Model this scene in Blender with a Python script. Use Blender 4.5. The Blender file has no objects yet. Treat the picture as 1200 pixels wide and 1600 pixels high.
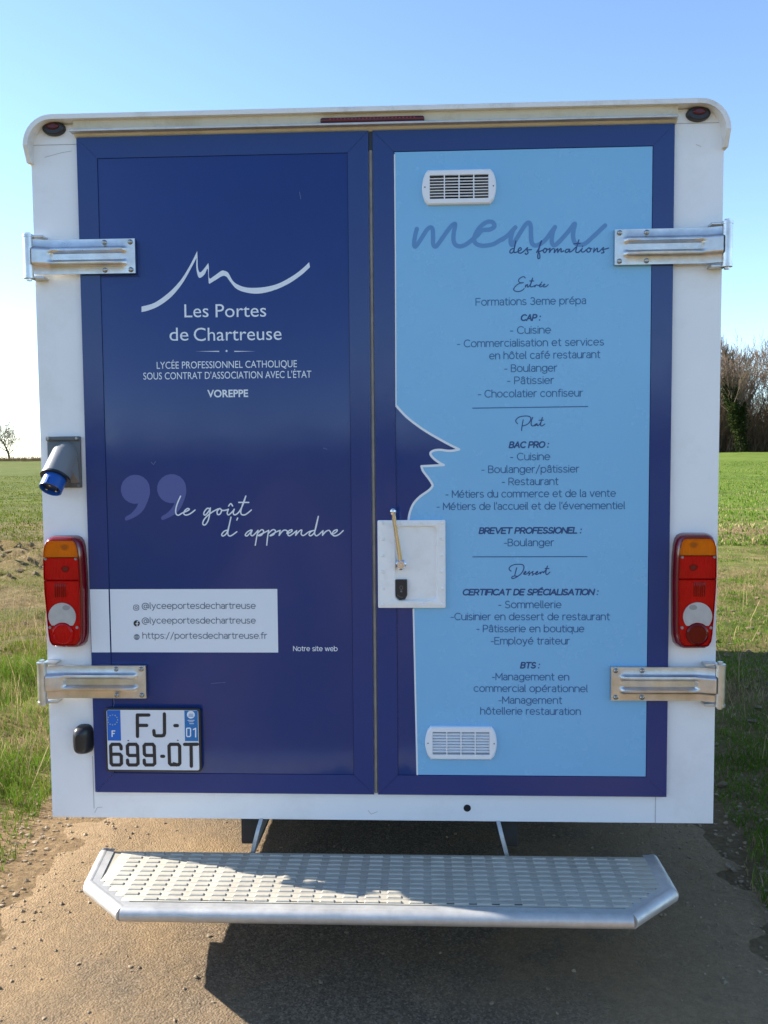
import bpy, bmesh, math, random
import numpy as np
from mathutils import Vector, Matrix, noise
from mathutils.geometry import tessellate_polygon
random.seed(7)
rng = np.random.default_rng(11)
R = math.radians
S = bpy.context.scene
COL = S.collection

# ------------------------------------------------------------------ camera
CZ = 1.505                            # height of the camera above the track
CAM_O = Vector((0.14707, -2.74094, CZ))
CAM_R = Vector((0.99905496, 0.04274015, -0.00790366))
CAM_U = Vector((0.00517675, 0.06354041, 0.99796584))
CAM_F = Vector((-0.04315541, 0.99706364, -0.06325911))
F_PX = 1383.308                       # focal length in pixels of the 1200 x 1600 photo
cd = bpy.data.cameras.new('camera')
cam = bpy.data.objects.new('camera', cd)
COL.objects.link(cam)
cd.sensor_fit = 'VERTICAL'
cd.sensor_height = 32.0
cd.lens = F_PX * 32.0 / 1600.0
cd.clip_start, cd.clip_end = 0.05, 5000
m3 = Matrix((CAM_R, CAM_U, -CAM_F)).transposed()
cam.matrix_world = Matrix.Translation(CAM_O) @ m3.to_4x4()
S.camera = cam
S.render.resolution_x, S.render.resolution_y = 768, 1024

# ------------------------------------------------------------------ light
SUN_EL, SUN_AZ = 29.8, -75.5          # degrees; azimuth clockwise from +Y
w = bpy.data.worlds.new('World')
S.world = w
w.use_nodes = True
nt = w.node_tree
bg = nt.nodes['Background']
sky = nt.nodes.new('ShaderNodeTexSky')
sky.sky_type = 'NISHITA'
sky.sun_disc = False
sky.sun_elevation = R(SUN_EL)
sky.sun_rotation = R(SUN_AZ)
sky.air_density = 0.85
sky.dust_density = 0.1
sky.ozone_density = 2.6
nt.links.new(sky.outputs[0], bg.inputs[0])
bg.inputs[1].default_value = 0.11
sd = bpy.data.lights.new('sun', 'SUN')
sd.energy = 5.0
sd.angle = R(0.5)
sd.color = (1.0, 0.95, 0.87)
sun = bpy.data.objects.new('sun', sd)
COL.objects.link(sun)
sdir = Vector((math.sin(R(SUN_AZ)) * math.cos(R(SUN_EL)), math.cos(R(SUN_AZ)) * math.cos(R(SUN_EL)), math.sin(R(SUN_EL))))
sun.rotation_euler = sdir.to_track_quat('Z', 'Y').to_euler()
S.view_settings.view_transform = 'Standard'
S.view_settings.look = 'None'
S.view_settings.exposure = 1.56
S.view_settings.gamma = 1.0
S.view_settings.use_curve_mapping = False
S.cycles.max_bounces = 8


# ------------------------------------------------------------------ helpers
def at(px, py, Y=0.0):
    """point of the vertical plane y = Y seen at a photo pixel, as (x, z)"""
    d = CAM_F * F_PX + CAM_R * (px - 600) - CAM_U * (py - 800)
    p = CAM_O + d * ((Y - CAM_O.y) / d.y)
    return p.x, p.z


def ss(a, b, x):
    """smooth step from 0 at a to 1 at b (a may be larger than b)"""
    t = min(1.0, max(0.0, (x - a) / (b - a)))
    return t * t * (3 - 2 * t)


class MB:
    def __init__(self):
        self.v, self.f, self.mi, self.sm = [], [], [], []

    def add(self, vs, fs, mi=0, smooth=False):
        n = len(self.v)
        self.v += [tuple(p) for p in vs]
        for q in fs:
            self.f.append([n + i for i in q])
            self.mi.append(mi)
            self.sm.append(smooth)
        return self

    def box(self, x0, x1, y0, y1, z0, z1, bev=0.0, mi=0, M=None, seg=2):
        bm = bmesh.new()
        bmesh.ops.create_cube(bm, size=1.0)
        for v in bm.verts:
            v.co = Vector(((x0 + x1) / 2 + v.co.x * (x1 - x0), (y0 + y1) / 2 + v.co.y * (y1 - y0), (z0 + z1) / 2 + v.co.z * (z1 - z0)))
        if bev > 0:
            bmesh.ops.bevel(bm, geom=bm.edges[:], offset=bev, segments=seg, affect='EDGES', profile=0.5)
        return self.bm(bm, mi, bev > 0, M)

    def bm(self, bm, mi=0, smooth=False, M=None):
        bmesh.ops.recalc_face_normals(bm, faces=bm.faces[:])
        bm.verts.index_update()
        vs = [(M @ v.co if M else v.co.copy()) for v in bm.verts]
        fs = [[v.index for v in f.verts] for f in bm.faces]
        bm.free()
        return self.add(vs, fs, mi, smooth)

    def tube(self, pts, rad, n=8, mi=0, caps=True, smooth=True):
        pts = [Vector(p) for p in pts]
        rads = rad if isinstance(rad, (list, tuple)) else [rad] * len(pts)
        rings, up = [], None
        for i, p in enumerate(pts):
            a = pts[max(0, i - 1)]
            b = pts[min(len(pts) - 1, i + 1)]
            t = (b - a).normalized()
            if up is None:
                up = t.orthogonal().normalized()
            up = (up - t * up.dot(t)).normalized()
            s = t.cross(up)
            rings.append([p + (up * math.cos(2 * math.pi * k / n) + s * math.sin(2 * math.pi * k / n)) * rads[i] for k in range(n)])
        vs = [q for r in rings for q in r]
        fs = []
        for i in range(len(pts) - 1):
            for k in range(n):
                k2 = (k + 1) % n
                fs.append([i * n + k, i * n + k2, (i + 1) * n + k2, (i + 1) * n + k])
        self.add(vs, fs, mi, smooth)
        if caps:
            self.add(rings[0][::-1], [list(range(n))], mi)
            self.add(rings[-1], [list(range(n))], mi)
        return self

    def loft(self, rings, mi=0, smooth=True, cap0=False, cap1=True):
        n = len(rings[0])
        vs = [q for r in rings for q in r]
        fs = []
        for i in range(len(rings) - 1):
            for k in range(n):
                k2 = (k + 1) % n
                fs.append([i * n + k, i * n + k2, (i + 1) * n + k2, (i + 1) * n + k])
        self.add(vs, fs, mi, smooth)
        if cap0:
            self.add(rings[0][::-1], [list(range(n))], mi)
        if cap1:
            self.add(rings[-1], [list(range(n))], mi)
        return self

    def flat(self, xz, Y, mi=0):
        """flat polygon (list of (x, z)) in the plane y = Y, facing -y"""
        a = sum(xz[i - 1][0] * xz[i][1] - xz[i][0] * xz[i - 1][1] for i in range(len(xz)))
        if a < 0:
            xz = xz[::-1]
        vs = [(x, Y, z) for x, z in xz]
        tri = tessellate_polygon([[Vector((x, z, 0)) for x, z in xz]])
        out = []
        for t in tri:
            p = [xz[i] for i in t]
            s = (p[1][0] - p[0][0]) * (p[2][1] - p[0][1]) - (p[2][0] - p[0][0]) * (p[1][1] - p[0][1])
            out.append(list(t) if s > 0 else list(t)[::-1])
        return self.add(vs, out, mi)

    def ribbon(self, xz, wd, Y, mi=0, dy=-0.00012):
        """flat stroke of width wd along a polyline, round ends and joins, facing -y"""
        P = [Vector((a, b)) for a, b in xz]
        P = [p for i, p in enumerate(P) if i == 0 or (p - P[i - 1]).length > 1e-6]
        if len(P) < 2:
            return self
        runs, cur = [], [P[0]]
        for i in range(1, len(P)):
            cur.append(P[i])
            if i < len(P) - 1:
                a, b = (P[i] - P[i - 1]).normalized(), (P[i + 1] - P[i]).normalized()
                if a.dot(b) < 0.6:
                    runs.append(cur)
                    cur = [P[i]]
        runs.append(cur)
        tot = sum(len(r) for r in runs)
        k = 0
        h = wd / 2
        for r in runs:
            vs, fs = [], []
            for i, p in enumerate(r):
                y = Y + dy * k / max(1, tot)
                k += 1
                a = (r[i] - r[i - 1]).normalized() if i > 0 else (r[1] - r[0]).normalized()
                b = (r[i + 1] - r[i]).normalized() if i < len(r) - 1 else a
                t = (a + b).normalized()
                nn = Vector((-t.y, t.x)) * (h / max(0.5, t.dot(a)))
                vs += [(p.x + nn.x, y, p.y + nn.y), (p.x - nn.x, y, p.y - nn.y)]
                if i:
                    q = 2 * i
                    fs.append([q - 2, q - 1, q + 1, q])
            self.add(vs, fs, mi)
            for p, t, y in ((r[0], -(r[1] - r[0]).normalized(), vs[0][1] + dy * 0.013), (r[-1], (r[-1] - r[-2]).normalized(), vs[-1][1] - dy * 0.017)):
                nn = Vector((-t.y, t.x))
                arc = [p + (nn * math.cos(u) + t * math.sin(u)) * h for u in [math.pi * j / 6 for j in range(7)]]
                self.add([(q.x, y, q.y) for q in arc[::-1]], [list(range(7))], mi)
        return self


def obj(name, mb, mats, parent=None, label=None, sharp=40):
    me = bpy.data.meshes.new(name)
    me.from_pydata(mb.v, [], mb.f)
    mats = mats if isinstance(mats, (list, tuple)) else [mats]
    for m in mats:
        me.materials.append(m)
    me.polygons.foreach_set('material_index', mb.mi)
    me.polygons.foreach_set('use_smooth', mb.sm)
    me.update()
    if any(mb.sm):
        me.set_sharp_from_angle(angle=R(sharp))
    o = bpy.data.objects.new(name, me)
    COL.objects.link(o)
    if parent:
        o.parent = parent
    if label:
        o['label'] = label
    return o


def np_obj(name, V, faces, mats, parent=None, smooth=False, mi=None):
    me = bpy.data.meshes.new(name)
    V = np.asarray(V, dtype=np.float32)
    faces = np.asarray(faces, dtype=np.int32)
    k = faces.shape[1]
    me.vertices.add(len(V))
    me.vertices.foreach_set('co', V.ravel())
    me.loops.add(faces.size)
    me.loops.foreach_set('vertex_index', faces.ravel())
    me.polygons.add(len(faces))
    me.polygons.foreach_set('loop_start', np.arange(0, faces.size, k, dtype=np.int32))
    for m in (mats if isinstance(mats, (list, tuple)) else [mats]):
        me.materials.append(m)
    me.polygons.foreach_set('use_smooth', np.full(len(faces), smooth, dtype=bool))
    if mi is not None:
        me.polygons.foreach_set('material_index', np.asarray(mi, dtype=np.int32))
    me.update(calc_edges=True)
    me.validate()
    o = bpy.data.objects.new(name, me)
    COL.objects.link(o)
    if parent:
        o.parent = parent
    return o


def empty(name, loc, label, cat, group=None):
    o = bpy.data.objects.new(name, None)
    o.empty_display_size = 0.2
    COL.objects.link(o)
    o.location = loc
    o['label'], o['category'] = label, cat
    if group:
        o['group'] = group
    return o


# ------------------------------------------------------------------ materials
def mat(name, col, rough=0.5, metal=0.0, var=0.0, vscale=6.0, bump=0.0, bscale=40.0, coat=0.0, spec=0.5, dirt=None, dscale=3.0, damt=0.3, rvar=0.0, flute=0.0):
    m = bpy.data.materials.new(name)
    m.use_nodes = True
    t = m.node_tree
    p = t.nodes['Principled BSDF']
    p.inputs['Base Color'].default_value = (*col, 1)
    p.inputs['Roughness'].default_value = rough
    p.inputs['Metallic'].default_value = metal
    p.inputs['Specular IOR Level'].default_value = spec
    if coat:
        p.inputs['Coat Weight'].default_value = coat
        p.inputs['Coat Roughness'].default_value = 0.05
    tc = t.nodes.new('ShaderNodeTexCoord')

    def nz(sc, det=5, ro=0.6):
        n = t.nodes.new('ShaderNodeTexNoise')
        n.inputs['Scale'].default_value = sc
        n.inputs['Detail'].default_value = det
        n.inputs['Roughness'].default_value = ro
        t.links.new(tc.outputs['Object'], n.inputs['Vector'])
        return n
    out = None
    if var:
        n = nz(vscale)
        r = t.nodes.new('ShaderNodeValToRGB')
        r.color_ramp.elements[0].position, r.color_ramp.elements[1].position = 0.3, 0.7
        r.color_ramp.elements[0].color = (*[c * (1 - var) for c in col], 1)
        r.color_ramp.elements[1].color = (*[min(1, c * (1 + var)) for c in col], 1)
        t.links.new(n.outputs['Fac'], r.inputs['Fac'])
        out = r.outputs['Color']
    if dirt:
        n = nz(dscale, 8, 0.7)
        r = t.nodes.new('ShaderNodeValToRGB')
        r.color_ramp.elements[0].position, r.color_ramp.elements[1].position = 0.5, 0.78
        r.color_ramp.elements[0].color = (0, 0, 0, 1)
        r.color_ramp.elements[1].color = (damt, damt, damt, 1)
        t.links.new(n.outputs['Fac'], r.inputs['Fac'])
        mx = t.nodes.new('ShaderNodeMix')
        mx.data_type = 'RGBA'
        mx.inputs[6].default_value = (*col, 1)
        if out:
            t.links.new(out, mx.inputs[6])
        mx.inputs[7].default_value = (*dirt, 1)
        t.links.new(r.outputs['Color'], mx.inputs[0])
        out = mx.outputs[2]
    if out:
        t.links.new(out, p.inputs['Base Color'])
    if rvar:
        n = nz(9, 6)
        mr = t.nodes.new('ShaderNodeMapRange')
        mr.inputs['From Min'].default_value, mr.inputs['From Max'].default_value = 0.3, 0.7
        mr.inputs['To Min'].default_value, mr.inputs['To Max'].default_value = max(0.02, rough - rvar), rough + rvar
        t.links.new(n.outputs['Fac'], mr.inputs['Value'])
        t.links.new(mr.outputs[0], p.inputs['Roughness'])
    if flute:
        wv = t.nodes.new('ShaderNodeTexWave')
        wv.bands_direction = 'X'
        wv.inputs['Scale'].default_value = 70
        wv.inputs['Distortion'].default_value = 0.0
        t.links.new(tc.outputs['Object'], wv.inputs['Vector'])
        b = t.nodes.new('ShaderNodeBump')
        b.inputs['Distance'].default_value = flute
        t.links.new(wv.outputs['Fac'], b.inputs['Height'])
        t.links.new(b.outputs['Normal'], p.inputs['Normal'])
    if bump:
        n = nz(bscale, 6, 0.6)
        b = t.nodes.new('ShaderNodeBump')
        b.inputs['Strength'].default_value = 1.0
        b.inputs['Distance'].default_value = bump
        t.links.new(n.outputs['Fac'], b.inputs['Height'])
        t.links.new(b.outputs['Normal'], p.inputs['Normal'])
        if coat:
            t.links.new(b.outputs['Normal'], p.inputs['Coat Normal'])
    return m


M_white = mat('white_gelcoat', (0.85, 0.85, 0.84), 0.34, var=0.02, vscale=2.5, bump=0.0006, bscale=4, dirt=(0.55, 0.51, 0.44), dscale=3.5, damt=0.35, rvar=0.06)
M_rim = mat('white_rim', (0.78, 0.77, 0.74), 0.4, dirt=(0.36, 0.29, 0.18), dscale=9, damt=0.6, bump=0.0008, bscale=12)
M_header = mat('aged_white', (0.72, 0.67, 0.54), 0.55, dirt=(0.36, 0.28, 0.15), dscale=6, damt=0.7)
M_navy = mat('navy_vinyl', (0.0125, 0.036, 0.165), 0.15, var=0.04, vscale=3, bump=0.0010, bscale=2.2, dirt=(0.03, 0.05, 0.16), dscale=14, damt=0.12, rvar=0.03)
M_navy2 = mat('dark_navy_vinyl', (0.010, 0.025, 0.125), 0.15, bump=0.0010, bscale=2.2, rvar=0.03)
M_sky = mat('pale_blue_vinyl', (0.205, 0.480, 0.725), 0.26, var=0.02, vscale=2, bump=0.0007, bscale=2.4, dirt=(0.24, 0.49, 0.71), dscale=2.2, damt=0.25, rvar=0.04)
M_inkb = mat('blue_ink', (0.022, 0.110, 0.270), 0.3)
M_inkd = mat('dark_blue_ink', (0.012, 0.055, 0.190), 0.3)
M_menu = mat('mid_blue_ink', (0.095, 0.255, 0.500), 0.3)
M_vwhite = mat('white_vinyl', (0.74, 0.78, 0.82), 0.3)
M_line = mat('faint_white_vinyl', (0.30, 0.34, 0.46), 0.3)
M_lil = mat('lilac_vinyl', (0.085, 0.105, 0.300), 0.25)
M_grey = mat('grey_ink', (0.13, 0.15, 0.19), 0.4)
M_blackink = mat('black_ink', (0.02, 0.02, 0.025), 0.4)
M_steel = mat('galvanised_steel', (0.62, 0.61, 0.59), 0.36, 1.0, var=0.14, vscale=25, bump=0.0006, bscale=45, rvar=0.1)
M_rivet = mat('rivet_steel', (0.36, 0.35, 0.33), 0.32, 1.0)
M_chrome = mat('chrome', (0.80, 0.80, 0.80), 0.08, 1.0)
M_alu = mat('worn_aluminium', (0.47, 0.43, 0.35), 0.5, 0.25, var=0.12, vscale=14, bump=0.0008, bscale=80, dirt=(0.30, 0.25, 0.18), dscale=7, damt=0.5, rvar=0.1)
M_alu2 = mat('brushed_aluminium', (0.56, 0.545, 0.515), 0.48, 0.6, var=0.1, vscale=30, bump=0.0003, bscale=60, rvar=0.1)
M_black = mat('black_plastic', (0.018, 0.018, 0.02), 0.35)
M_rubber = mat('black_rubber', (0.025, 0.024, 0.023), 0.8)
M_seal = mat('beige_seal', (0.30, 0.27, 0.22), 0.7, var=0.2, vscale=30)
M_dark = mat('dark_cavity', (0.012, 0.012, 0.013), 0.9)
M_chassis = mat('chassis_steel', (0.06, 0.055, 0.05), 0.7, 0.2, var=0.3)
M_red = mat('red_lens', (0.50, 0.001, 0.003), 0.16, spec=0.15, coat=0.22, var=0.12, vscale=22, flute=0.0007)
M_red2 = mat('dark_red_lens', (0.16, 0.002, 0.006), 0.12, coat=0.8)
M_amber = mat('amber_lens', (0.70, 0.150, 0.002), 0.16, spec=0.15, coat=0.25, var=0.08, vscale=25, flute=0.0009)
M_clear = mat('clear_lens', (0.46, 0.44, 0.42), 0.12, coat=0.7, var=0.1, vscale=30)
M_bulb = mat('bulb_shadow', (0.12, 0.006, 0.006), 0.25)
M_bulbA = mat('bulb_shadow_amber', (0.34, 0.075, 0.003), 0.25)
M_bulbW = mat('bulb_shadow_grey', (0.30, 0.28, 0.27), 0.25)
M_bulbA1 = mat('bulb_halo_amber', (0.50, 0.105, 0.002), 0.2, spec=0.2)
M_bulb1 = mat('bulb_halo_red', (0.22, 0.001, 0.002), 0.2, spec=0.2)
M_fog = mat('deep_red_lens', (0.13, 0.001, 0.002), 0.15, spec=0.2, coat=0.3)
M_dimred = mat('unlit_red', (0.085, 0.006, 0.010), 0.25)
M_grey_pl = mat('grey_plastic', (0.10, 0.105, 0.11), 0.42, var=0.08, vscale=20, bump=0.0004, bscale=200)
M_hood = mat('light_grey_plastic', (0.19, 0.195, 0.20), 0.36, bump=0.0004, bscale=200)
M_blue_pl = mat('blue_plastic', (0.010, 0.085, 0.36), 0.3)
M_blue_dk = mat('blue_plastic_face', (0.006, 0.020, 0.090), 0.4)
M_brass = mat('brass', (0.75, 0.68, 0.55), 0.25, 1.0)
M_platew = mat('plate_white', (0.70, 0.73, 0.77), 0.3)
M_euro = mat('plate_blue', (0.010, 0.13, 0.52), 0.3)
M_region = mat('region_blue', (0.012, 0.16, 0.42), 0.3)
M_star = mat('star_yellow', (0.55, 0.55, 0.20), 0.4)
M_vent = mat('vent_white', (0.80, 0.81, 0.82), 0.35)
M_lock = mat('lock_white', (0.86, 0.85, 0.82), 0.36, dirt=(0.55, 0.47, 0.35), dscale=18, damt=0.3)
M_tyre = mat('tyre', (0.02, 0.02, 0.02), 0.85)

# ------------------------------------------------------------------ terrain
def gh(x, y):
    side = ss(-8, 12, x)
    d = math.hypot(x, y) if y < 0 else y
    h = ss(8, 95, d) * (0.45 + 1.08 * side) + ss(96, 134, d) * (1 - side) * 0.85
    off = ss(1.35, 2.6, abs(x + 0.05))
    n1 = noise.noise(Vector((x * 0.9, y * 0.9, 3.1)))
    n2 = noise.noise(Vector((x * 3.7, y * 3.7, 7.7)))
    n3 = noise.noise(Vector((x * 11.0, y * 11.0, 1.7)))
    h += off * (0.055 + 0.045 * n1 + 0.035 * n2 + 0.014 * n3)
    if x < -1.2:                        # rough bank of clods beside the left verge
        b = math.exp(-((y - 9.6 - 1.2 * n1) / 2.3) ** 2) * ss(2.0, 4.2, -x)
        h += b * (0.12 + 0.26 * max(0, n2) + 0.10 * n3)
    h += ss(60, 200, d) * 0.8 * noise.noise(Vector((x * 0.004, y * 0.004, 0.3)))*0.4
    return h


def grid_mesh(name, xs, ys, hf, mats):
    nx, ny = len(xs), len(ys)
    V = np.zeros((nx * ny, 3), dtype=np.float32)
    k = 0
    for y in ys:
        for x in xs:
            V[k] = (x, y, hf(x, y))
            k += 1
    i = np.arange(nx - 1)[None, :] + np.arange(ny - 1)[:, None] * nx
    i = i.ravel()
    Fc = np.stack([i, i + 1, i + nx + 1, i + nx], 1)
    return np_obj(name, V, Fc, mats, smooth=True)


def ground_mat():
    m = bpy.data.materials.new('meadow')
    m.use_nodes = True
    t = m.node_tree
    p = t.nodes['Principled BSDF']
    p.inputs['Roughness'].default_value = 0.95
    p.inputs['Specular IOR Level'].default_value = 0.1
    tc = t.nodes.new('ShaderNodeTexCoord')

    def nz(sc, det=6, ro=0.6, vec=None):
        n = t.nodes.new('ShaderNodeTexNoise')
        n.inputs['Scale'].default_value = sc
        n.inputs['Detail'].default_value = det
        n.inputs['Roughness'].default_value = ro
        t.links.new(vec or tc.outputs['Object'], n.inputs['Vector'])
        return n.outputs['Fac']

    def ramp(f, stops):
        r = t.nodes.new('ShaderNodeValToRGB')
        e = r.color_ramp.elements
        while len(e) < len(stops):
            e.new(0.5)
        for q, (pos, c) in zip(e, stops):
            q.position = pos
            q.color = (*c, 1) if isinstance(c, tuple) else (c, c, c, 1)
        t.links.new(f, r.inputs['Fac'])
        return r.outputs['Color']

    def mix(a, b, f):
        x = t.nodes.new('ShaderNodeMix')
        x.data_type = 'RGBA'
        t.links.new(a, x.inputs[6])
        t.links.new(b, x.inputs[7])
        t.links.new(f, x.inputs[0])
        return x.outputs[2]
    grass = ramp(nz(2.3, 8, 0.75), [(0.3, (0.085, 0.130, 0.018)), (0.55, (0.135, 0.185, 0.030)), (0.75, (0.21, 0.24, 0.055))])
    olive = ramp(nz(3.1, 8, 0.8), [(0.3, (0.060, 0.082, 0.014)), (0.52, (0.115, 0.135, 0.026)), (0.72, (0.19, 0.185, 0.055))])
    sx0 = t.nodes.new('ShaderNodeSeparateXYZ')
    t.links.new(tc.outputs['Object'], sx0.inputs[0])
    lr = t.nodes.new('ShaderNodeMapRange')
    lr.inputs['From Min'].default_value, lr.inputs['From Max'].default_value = -1.5, 1.5
    t.links.new(sx0.outputs['X'], lr.inputs['Value'])
    grass = mix(olive, grass, lr.outputs[0])
    dry = ramp(nz(5.5, 8, 0.8), [(0.3, (0.10, 0.068, 0.032)), (0.55, (0.22, 0.160, 0.078)), (0.75, (0.36, 0.28, 0.15))])
    mp = t.nodes.new('ShaderNodeMapping')
    mp.inputs['Scale'].default_value = (0.10, 0.42, 0.3)
    t.links.new(tc.outputs['Object'], mp.inputs['Vector'])
    sx = t.nodes.new('ShaderNodeSeparateXYZ')
    t.links.new(tc.outputs['Object'], sx.inputs[0])
    # dry stripes fade out with distance along the field
    yr = t.nodes.new('ShaderNodeMapRange')
    yr.inputs['From Min'].default_value, yr.inputs['From Max'].default_value = 11, 30
    yr.inputs['To Min'].default_value, yr.inputs['To Max'].default_value = 0.09, -0.16
    t.links.new(sx.outputs['Y'], yr.inputs['Value'])
    ad = t.nodes.new('ShaderNodeMath')
    ad.operation = 'ADD'
    t.links.new(nz(1.0, 7, 0.7, mp.outputs[0]), ad.inputs[0])
    t.links.new(yr.outputs[0], ad.inputs[1])
    msk = ramp(ad.outputs[0], [(0.47, 0.0), (0.60, 1.0)])
    c = mix(grass, dry, msk)
    # bare earth along the edge of the track
    ab = t.nodes.new('ShaderNodeMath')
    ab.operation = 'ABSOLUTE'
    t.links.new(sx.outputs['X'], ab.inputs[0])
    n2 = t.nodes.new('ShaderNodeMath')
    n2.operation = 'MULTIPLY_ADD'
    t.links.new(nz(1.6, 6, 0.65), n2.inputs[0])
    n2.inputs[1].default_value = 1.6
    t.links.new(ab.outputs[0], n2.inputs[2])
    em = ramp_in = t.nodes.new('ShaderNodeMapRange')
    em.inputs['From Min'].default_value, em.inputs['From Max'].default_value = 2.35, 2.75
    em.inputs['To Min'].default_value, em.inputs['To Max'].default_value = 1, 0
    t.links.new(n2.outputs[0], em.inputs['Value'])
    earth = ramp(nz(24, 10, 0.8), [(0.3, (0.12, 0.078, 0.042)), (0.5, (0.235, 0.160, 0.086)), (0.72, (0.37, 0.262, 0.148))])
    c = mix(c, earth, em.outputs[0])
    big = ramp(nz(0.33, 4, 0.6), [(0.3, (0.72, 0.74, 0.70)), (0.7, (1.12, 1.08, 1.05))])
    mul = t.nodes.new('ShaderNodeMix')
    mul.data_type = 'RGBA'
    mul.blend_type = 'MULTIPLY'
    mul.inputs[0].default_value = 1.0
    t.links.new(c, mul.inputs[6])
    t.links.new(big, mul.inputs[7])
    c = mul.outputs[2]
    t.links.new(c, p.inputs['Base Color'])
    b = t.nodes.new('ShaderNodeBump')
    b.inputs['Distance'].default_value = 0.05
    t.links.new(nz(9, 10, 0.75), b.inputs['Height'])
    t.links.new(b.outputs['Normal'], p.inputs['Normal'])
    return m


def track_mat():
    m = bpy.data.materials.new('worn_asphalt')
    m.use_nodes = True
    t = m.node_tree
    p = t.nodes['Principled BSDF']
    p.inputs['Roughness'].default_value = 0.92
    p.inputs['Specular IOR Level'].default_value = 0.2
    tc = t.nodes.new('ShaderNodeTexCoord')

    def tex(kind, sc, **kw):
        n = t.nodes.new(kind)
        n.inputs['Scale'].default_value = sc
        for k, v in kw.items():
            n.inputs[k].default_value = v
        t.links.new(tc.outputs['Object'], n.inputs['Vector'])
        return n

    def ramp(f, stops):
        r = t.nodes.new('ShaderNodeValToRGB')
        e = r.color_ramp.elements
        while len(e) < len(stops):
            e.new(0.5)
        for q, (pos, c) in zip(e, stops):
            q.position = pos
            q.color = (*c, 1) if isinstance(c, tuple) else (c, c, c, 1)
        t.links.new(f, r.inputs['Fac'])
        return r.outputs['Color']

    def mix(a, b, f, mode='MIX'):
        x = t.nodes.new('ShaderNodeMix')
        x.data_type = 'RGBA'
        x.blend_type = mode
        t.links.new(a, x.inputs[6])
        t.links.new(b, x.inputs[7])
        if isinstance(f, float):
            x.inputs[0].default_value = f
        else:
            t.links.new(f, x.inputs[0])
        return x.outputs[2]
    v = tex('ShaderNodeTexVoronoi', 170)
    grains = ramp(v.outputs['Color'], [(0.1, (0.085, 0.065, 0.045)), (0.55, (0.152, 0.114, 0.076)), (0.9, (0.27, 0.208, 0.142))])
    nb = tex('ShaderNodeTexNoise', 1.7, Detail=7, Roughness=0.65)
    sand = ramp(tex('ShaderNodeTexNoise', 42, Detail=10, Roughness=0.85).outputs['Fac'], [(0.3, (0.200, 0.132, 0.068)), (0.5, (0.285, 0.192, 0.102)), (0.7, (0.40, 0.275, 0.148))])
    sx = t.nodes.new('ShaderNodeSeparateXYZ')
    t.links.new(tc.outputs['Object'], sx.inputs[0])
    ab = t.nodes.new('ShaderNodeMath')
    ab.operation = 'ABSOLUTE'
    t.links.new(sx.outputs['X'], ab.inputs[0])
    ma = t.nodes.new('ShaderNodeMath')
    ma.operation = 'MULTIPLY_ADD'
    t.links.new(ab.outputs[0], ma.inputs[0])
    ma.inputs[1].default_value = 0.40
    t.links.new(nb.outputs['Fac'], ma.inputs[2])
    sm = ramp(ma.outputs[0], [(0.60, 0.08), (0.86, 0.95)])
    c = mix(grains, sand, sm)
    spots = tex('ShaderNodeTexNoise', 7.5, Detail=4, Roughness=0.6)
    sp = ramp(spots.outputs['Fac'], [(0.67, 0.0), (0.73, 0.8)])
    clay = t.nodes.new('ShaderNodeRGB')
    clay.outputs[0].default_value = (0.24, 0.14, 0.06, 1)
    c = mix(c, clay.outputs[0], sp)
    t.links.new(c, p.inputs['Base Color'])
    h1 = tex('ShaderNodeTexVoronoi', 150)
    h2 = tex('ShaderNodeTexNoise', 70, Detail=10, Roughness=0.82)
    ah = t.nodes.new('ShaderNodeMath')
    ah.operation = 'MULTIPLY_ADD'
    t.links.new(h1.outputs['Distance'], ah.inputs[0])
    ah.inputs[1].default_value = -0.55
    t.links.new(h2.outputs['Fac'], ah.inputs[2])
    b = t.nodes.new('ShaderNodeBump')
    b.inputs['Distance'].default_value = 0.0085
    b.inputs['Strength'].default_value = 1.0
    t.links.new(ah.outputs[0], b.inputs['Height'])
    t.links.new(b.outputs['Normal'], p.inputs['Normal'])
    return m


M_ground = ground_mat()
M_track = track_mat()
un = np.linspace(-7.55, 7.55, 380)
xs = 1.0 * np.sinh(un)
ys = 1.5 + 1.1 * np.sinh(np.linspace(-7.3, 7.5, 380))
g = grid_mesh('ground', xs, ys, gh, M_ground)
g['kind'] = 'structure'


def th(x, y):
    e = 1.46 + 0.20 * noise.noise(Vector((y * 0.8, 0.2 if x > 0 else 9.2, 0))) + 0.07 * noise.noise(Vector((y * 4.1, x > 0, 4)))
    a = abs(x + 0.05)
    h = gh(0, y) + 0.012 - 0.030 * ss(e - 0.45, e + 0.10, a) - 0.06 * ss(e + 0.05, e + 0.3, a)
    h += 0.010 * ss(0.9, 1.4, a) * noise.noise(Vector((x * 9, y * 9, 1)))
    h += 0.006 * noise.noise(Vector((x * 5, y * 5, 0))) + 0.003 * noise.noise(Vector((x * 22, y * 22, 2))) + 0.012 * noise.noise(Vector((x * 1.1, y * 1.1, 5)))
    return h


tx = np.linspace(-1.8, 1.7, 176)
ty = np.concatenate([np.linspace(-40, -3, 60)[:-1], np.linspace(-3, 2.2, 260)[:-1], 2.2 + np.linspace(0, 1, 80) ** 2 * 130])
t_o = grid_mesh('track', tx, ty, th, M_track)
t_o['kind'] = 'structure'

# ------------------------------------------------------------------ the vehicle
truck = empty('food_truck', (0, 0, 0), 'white box food truck with navy and pale blue menu doors, seen from behind', 'food truck')
ZB, ZT = CZ - 1.1544, CZ + 1.022
W2, LEN = 1.05, 4.2
YD = -0.014                            # face of the doors
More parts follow.
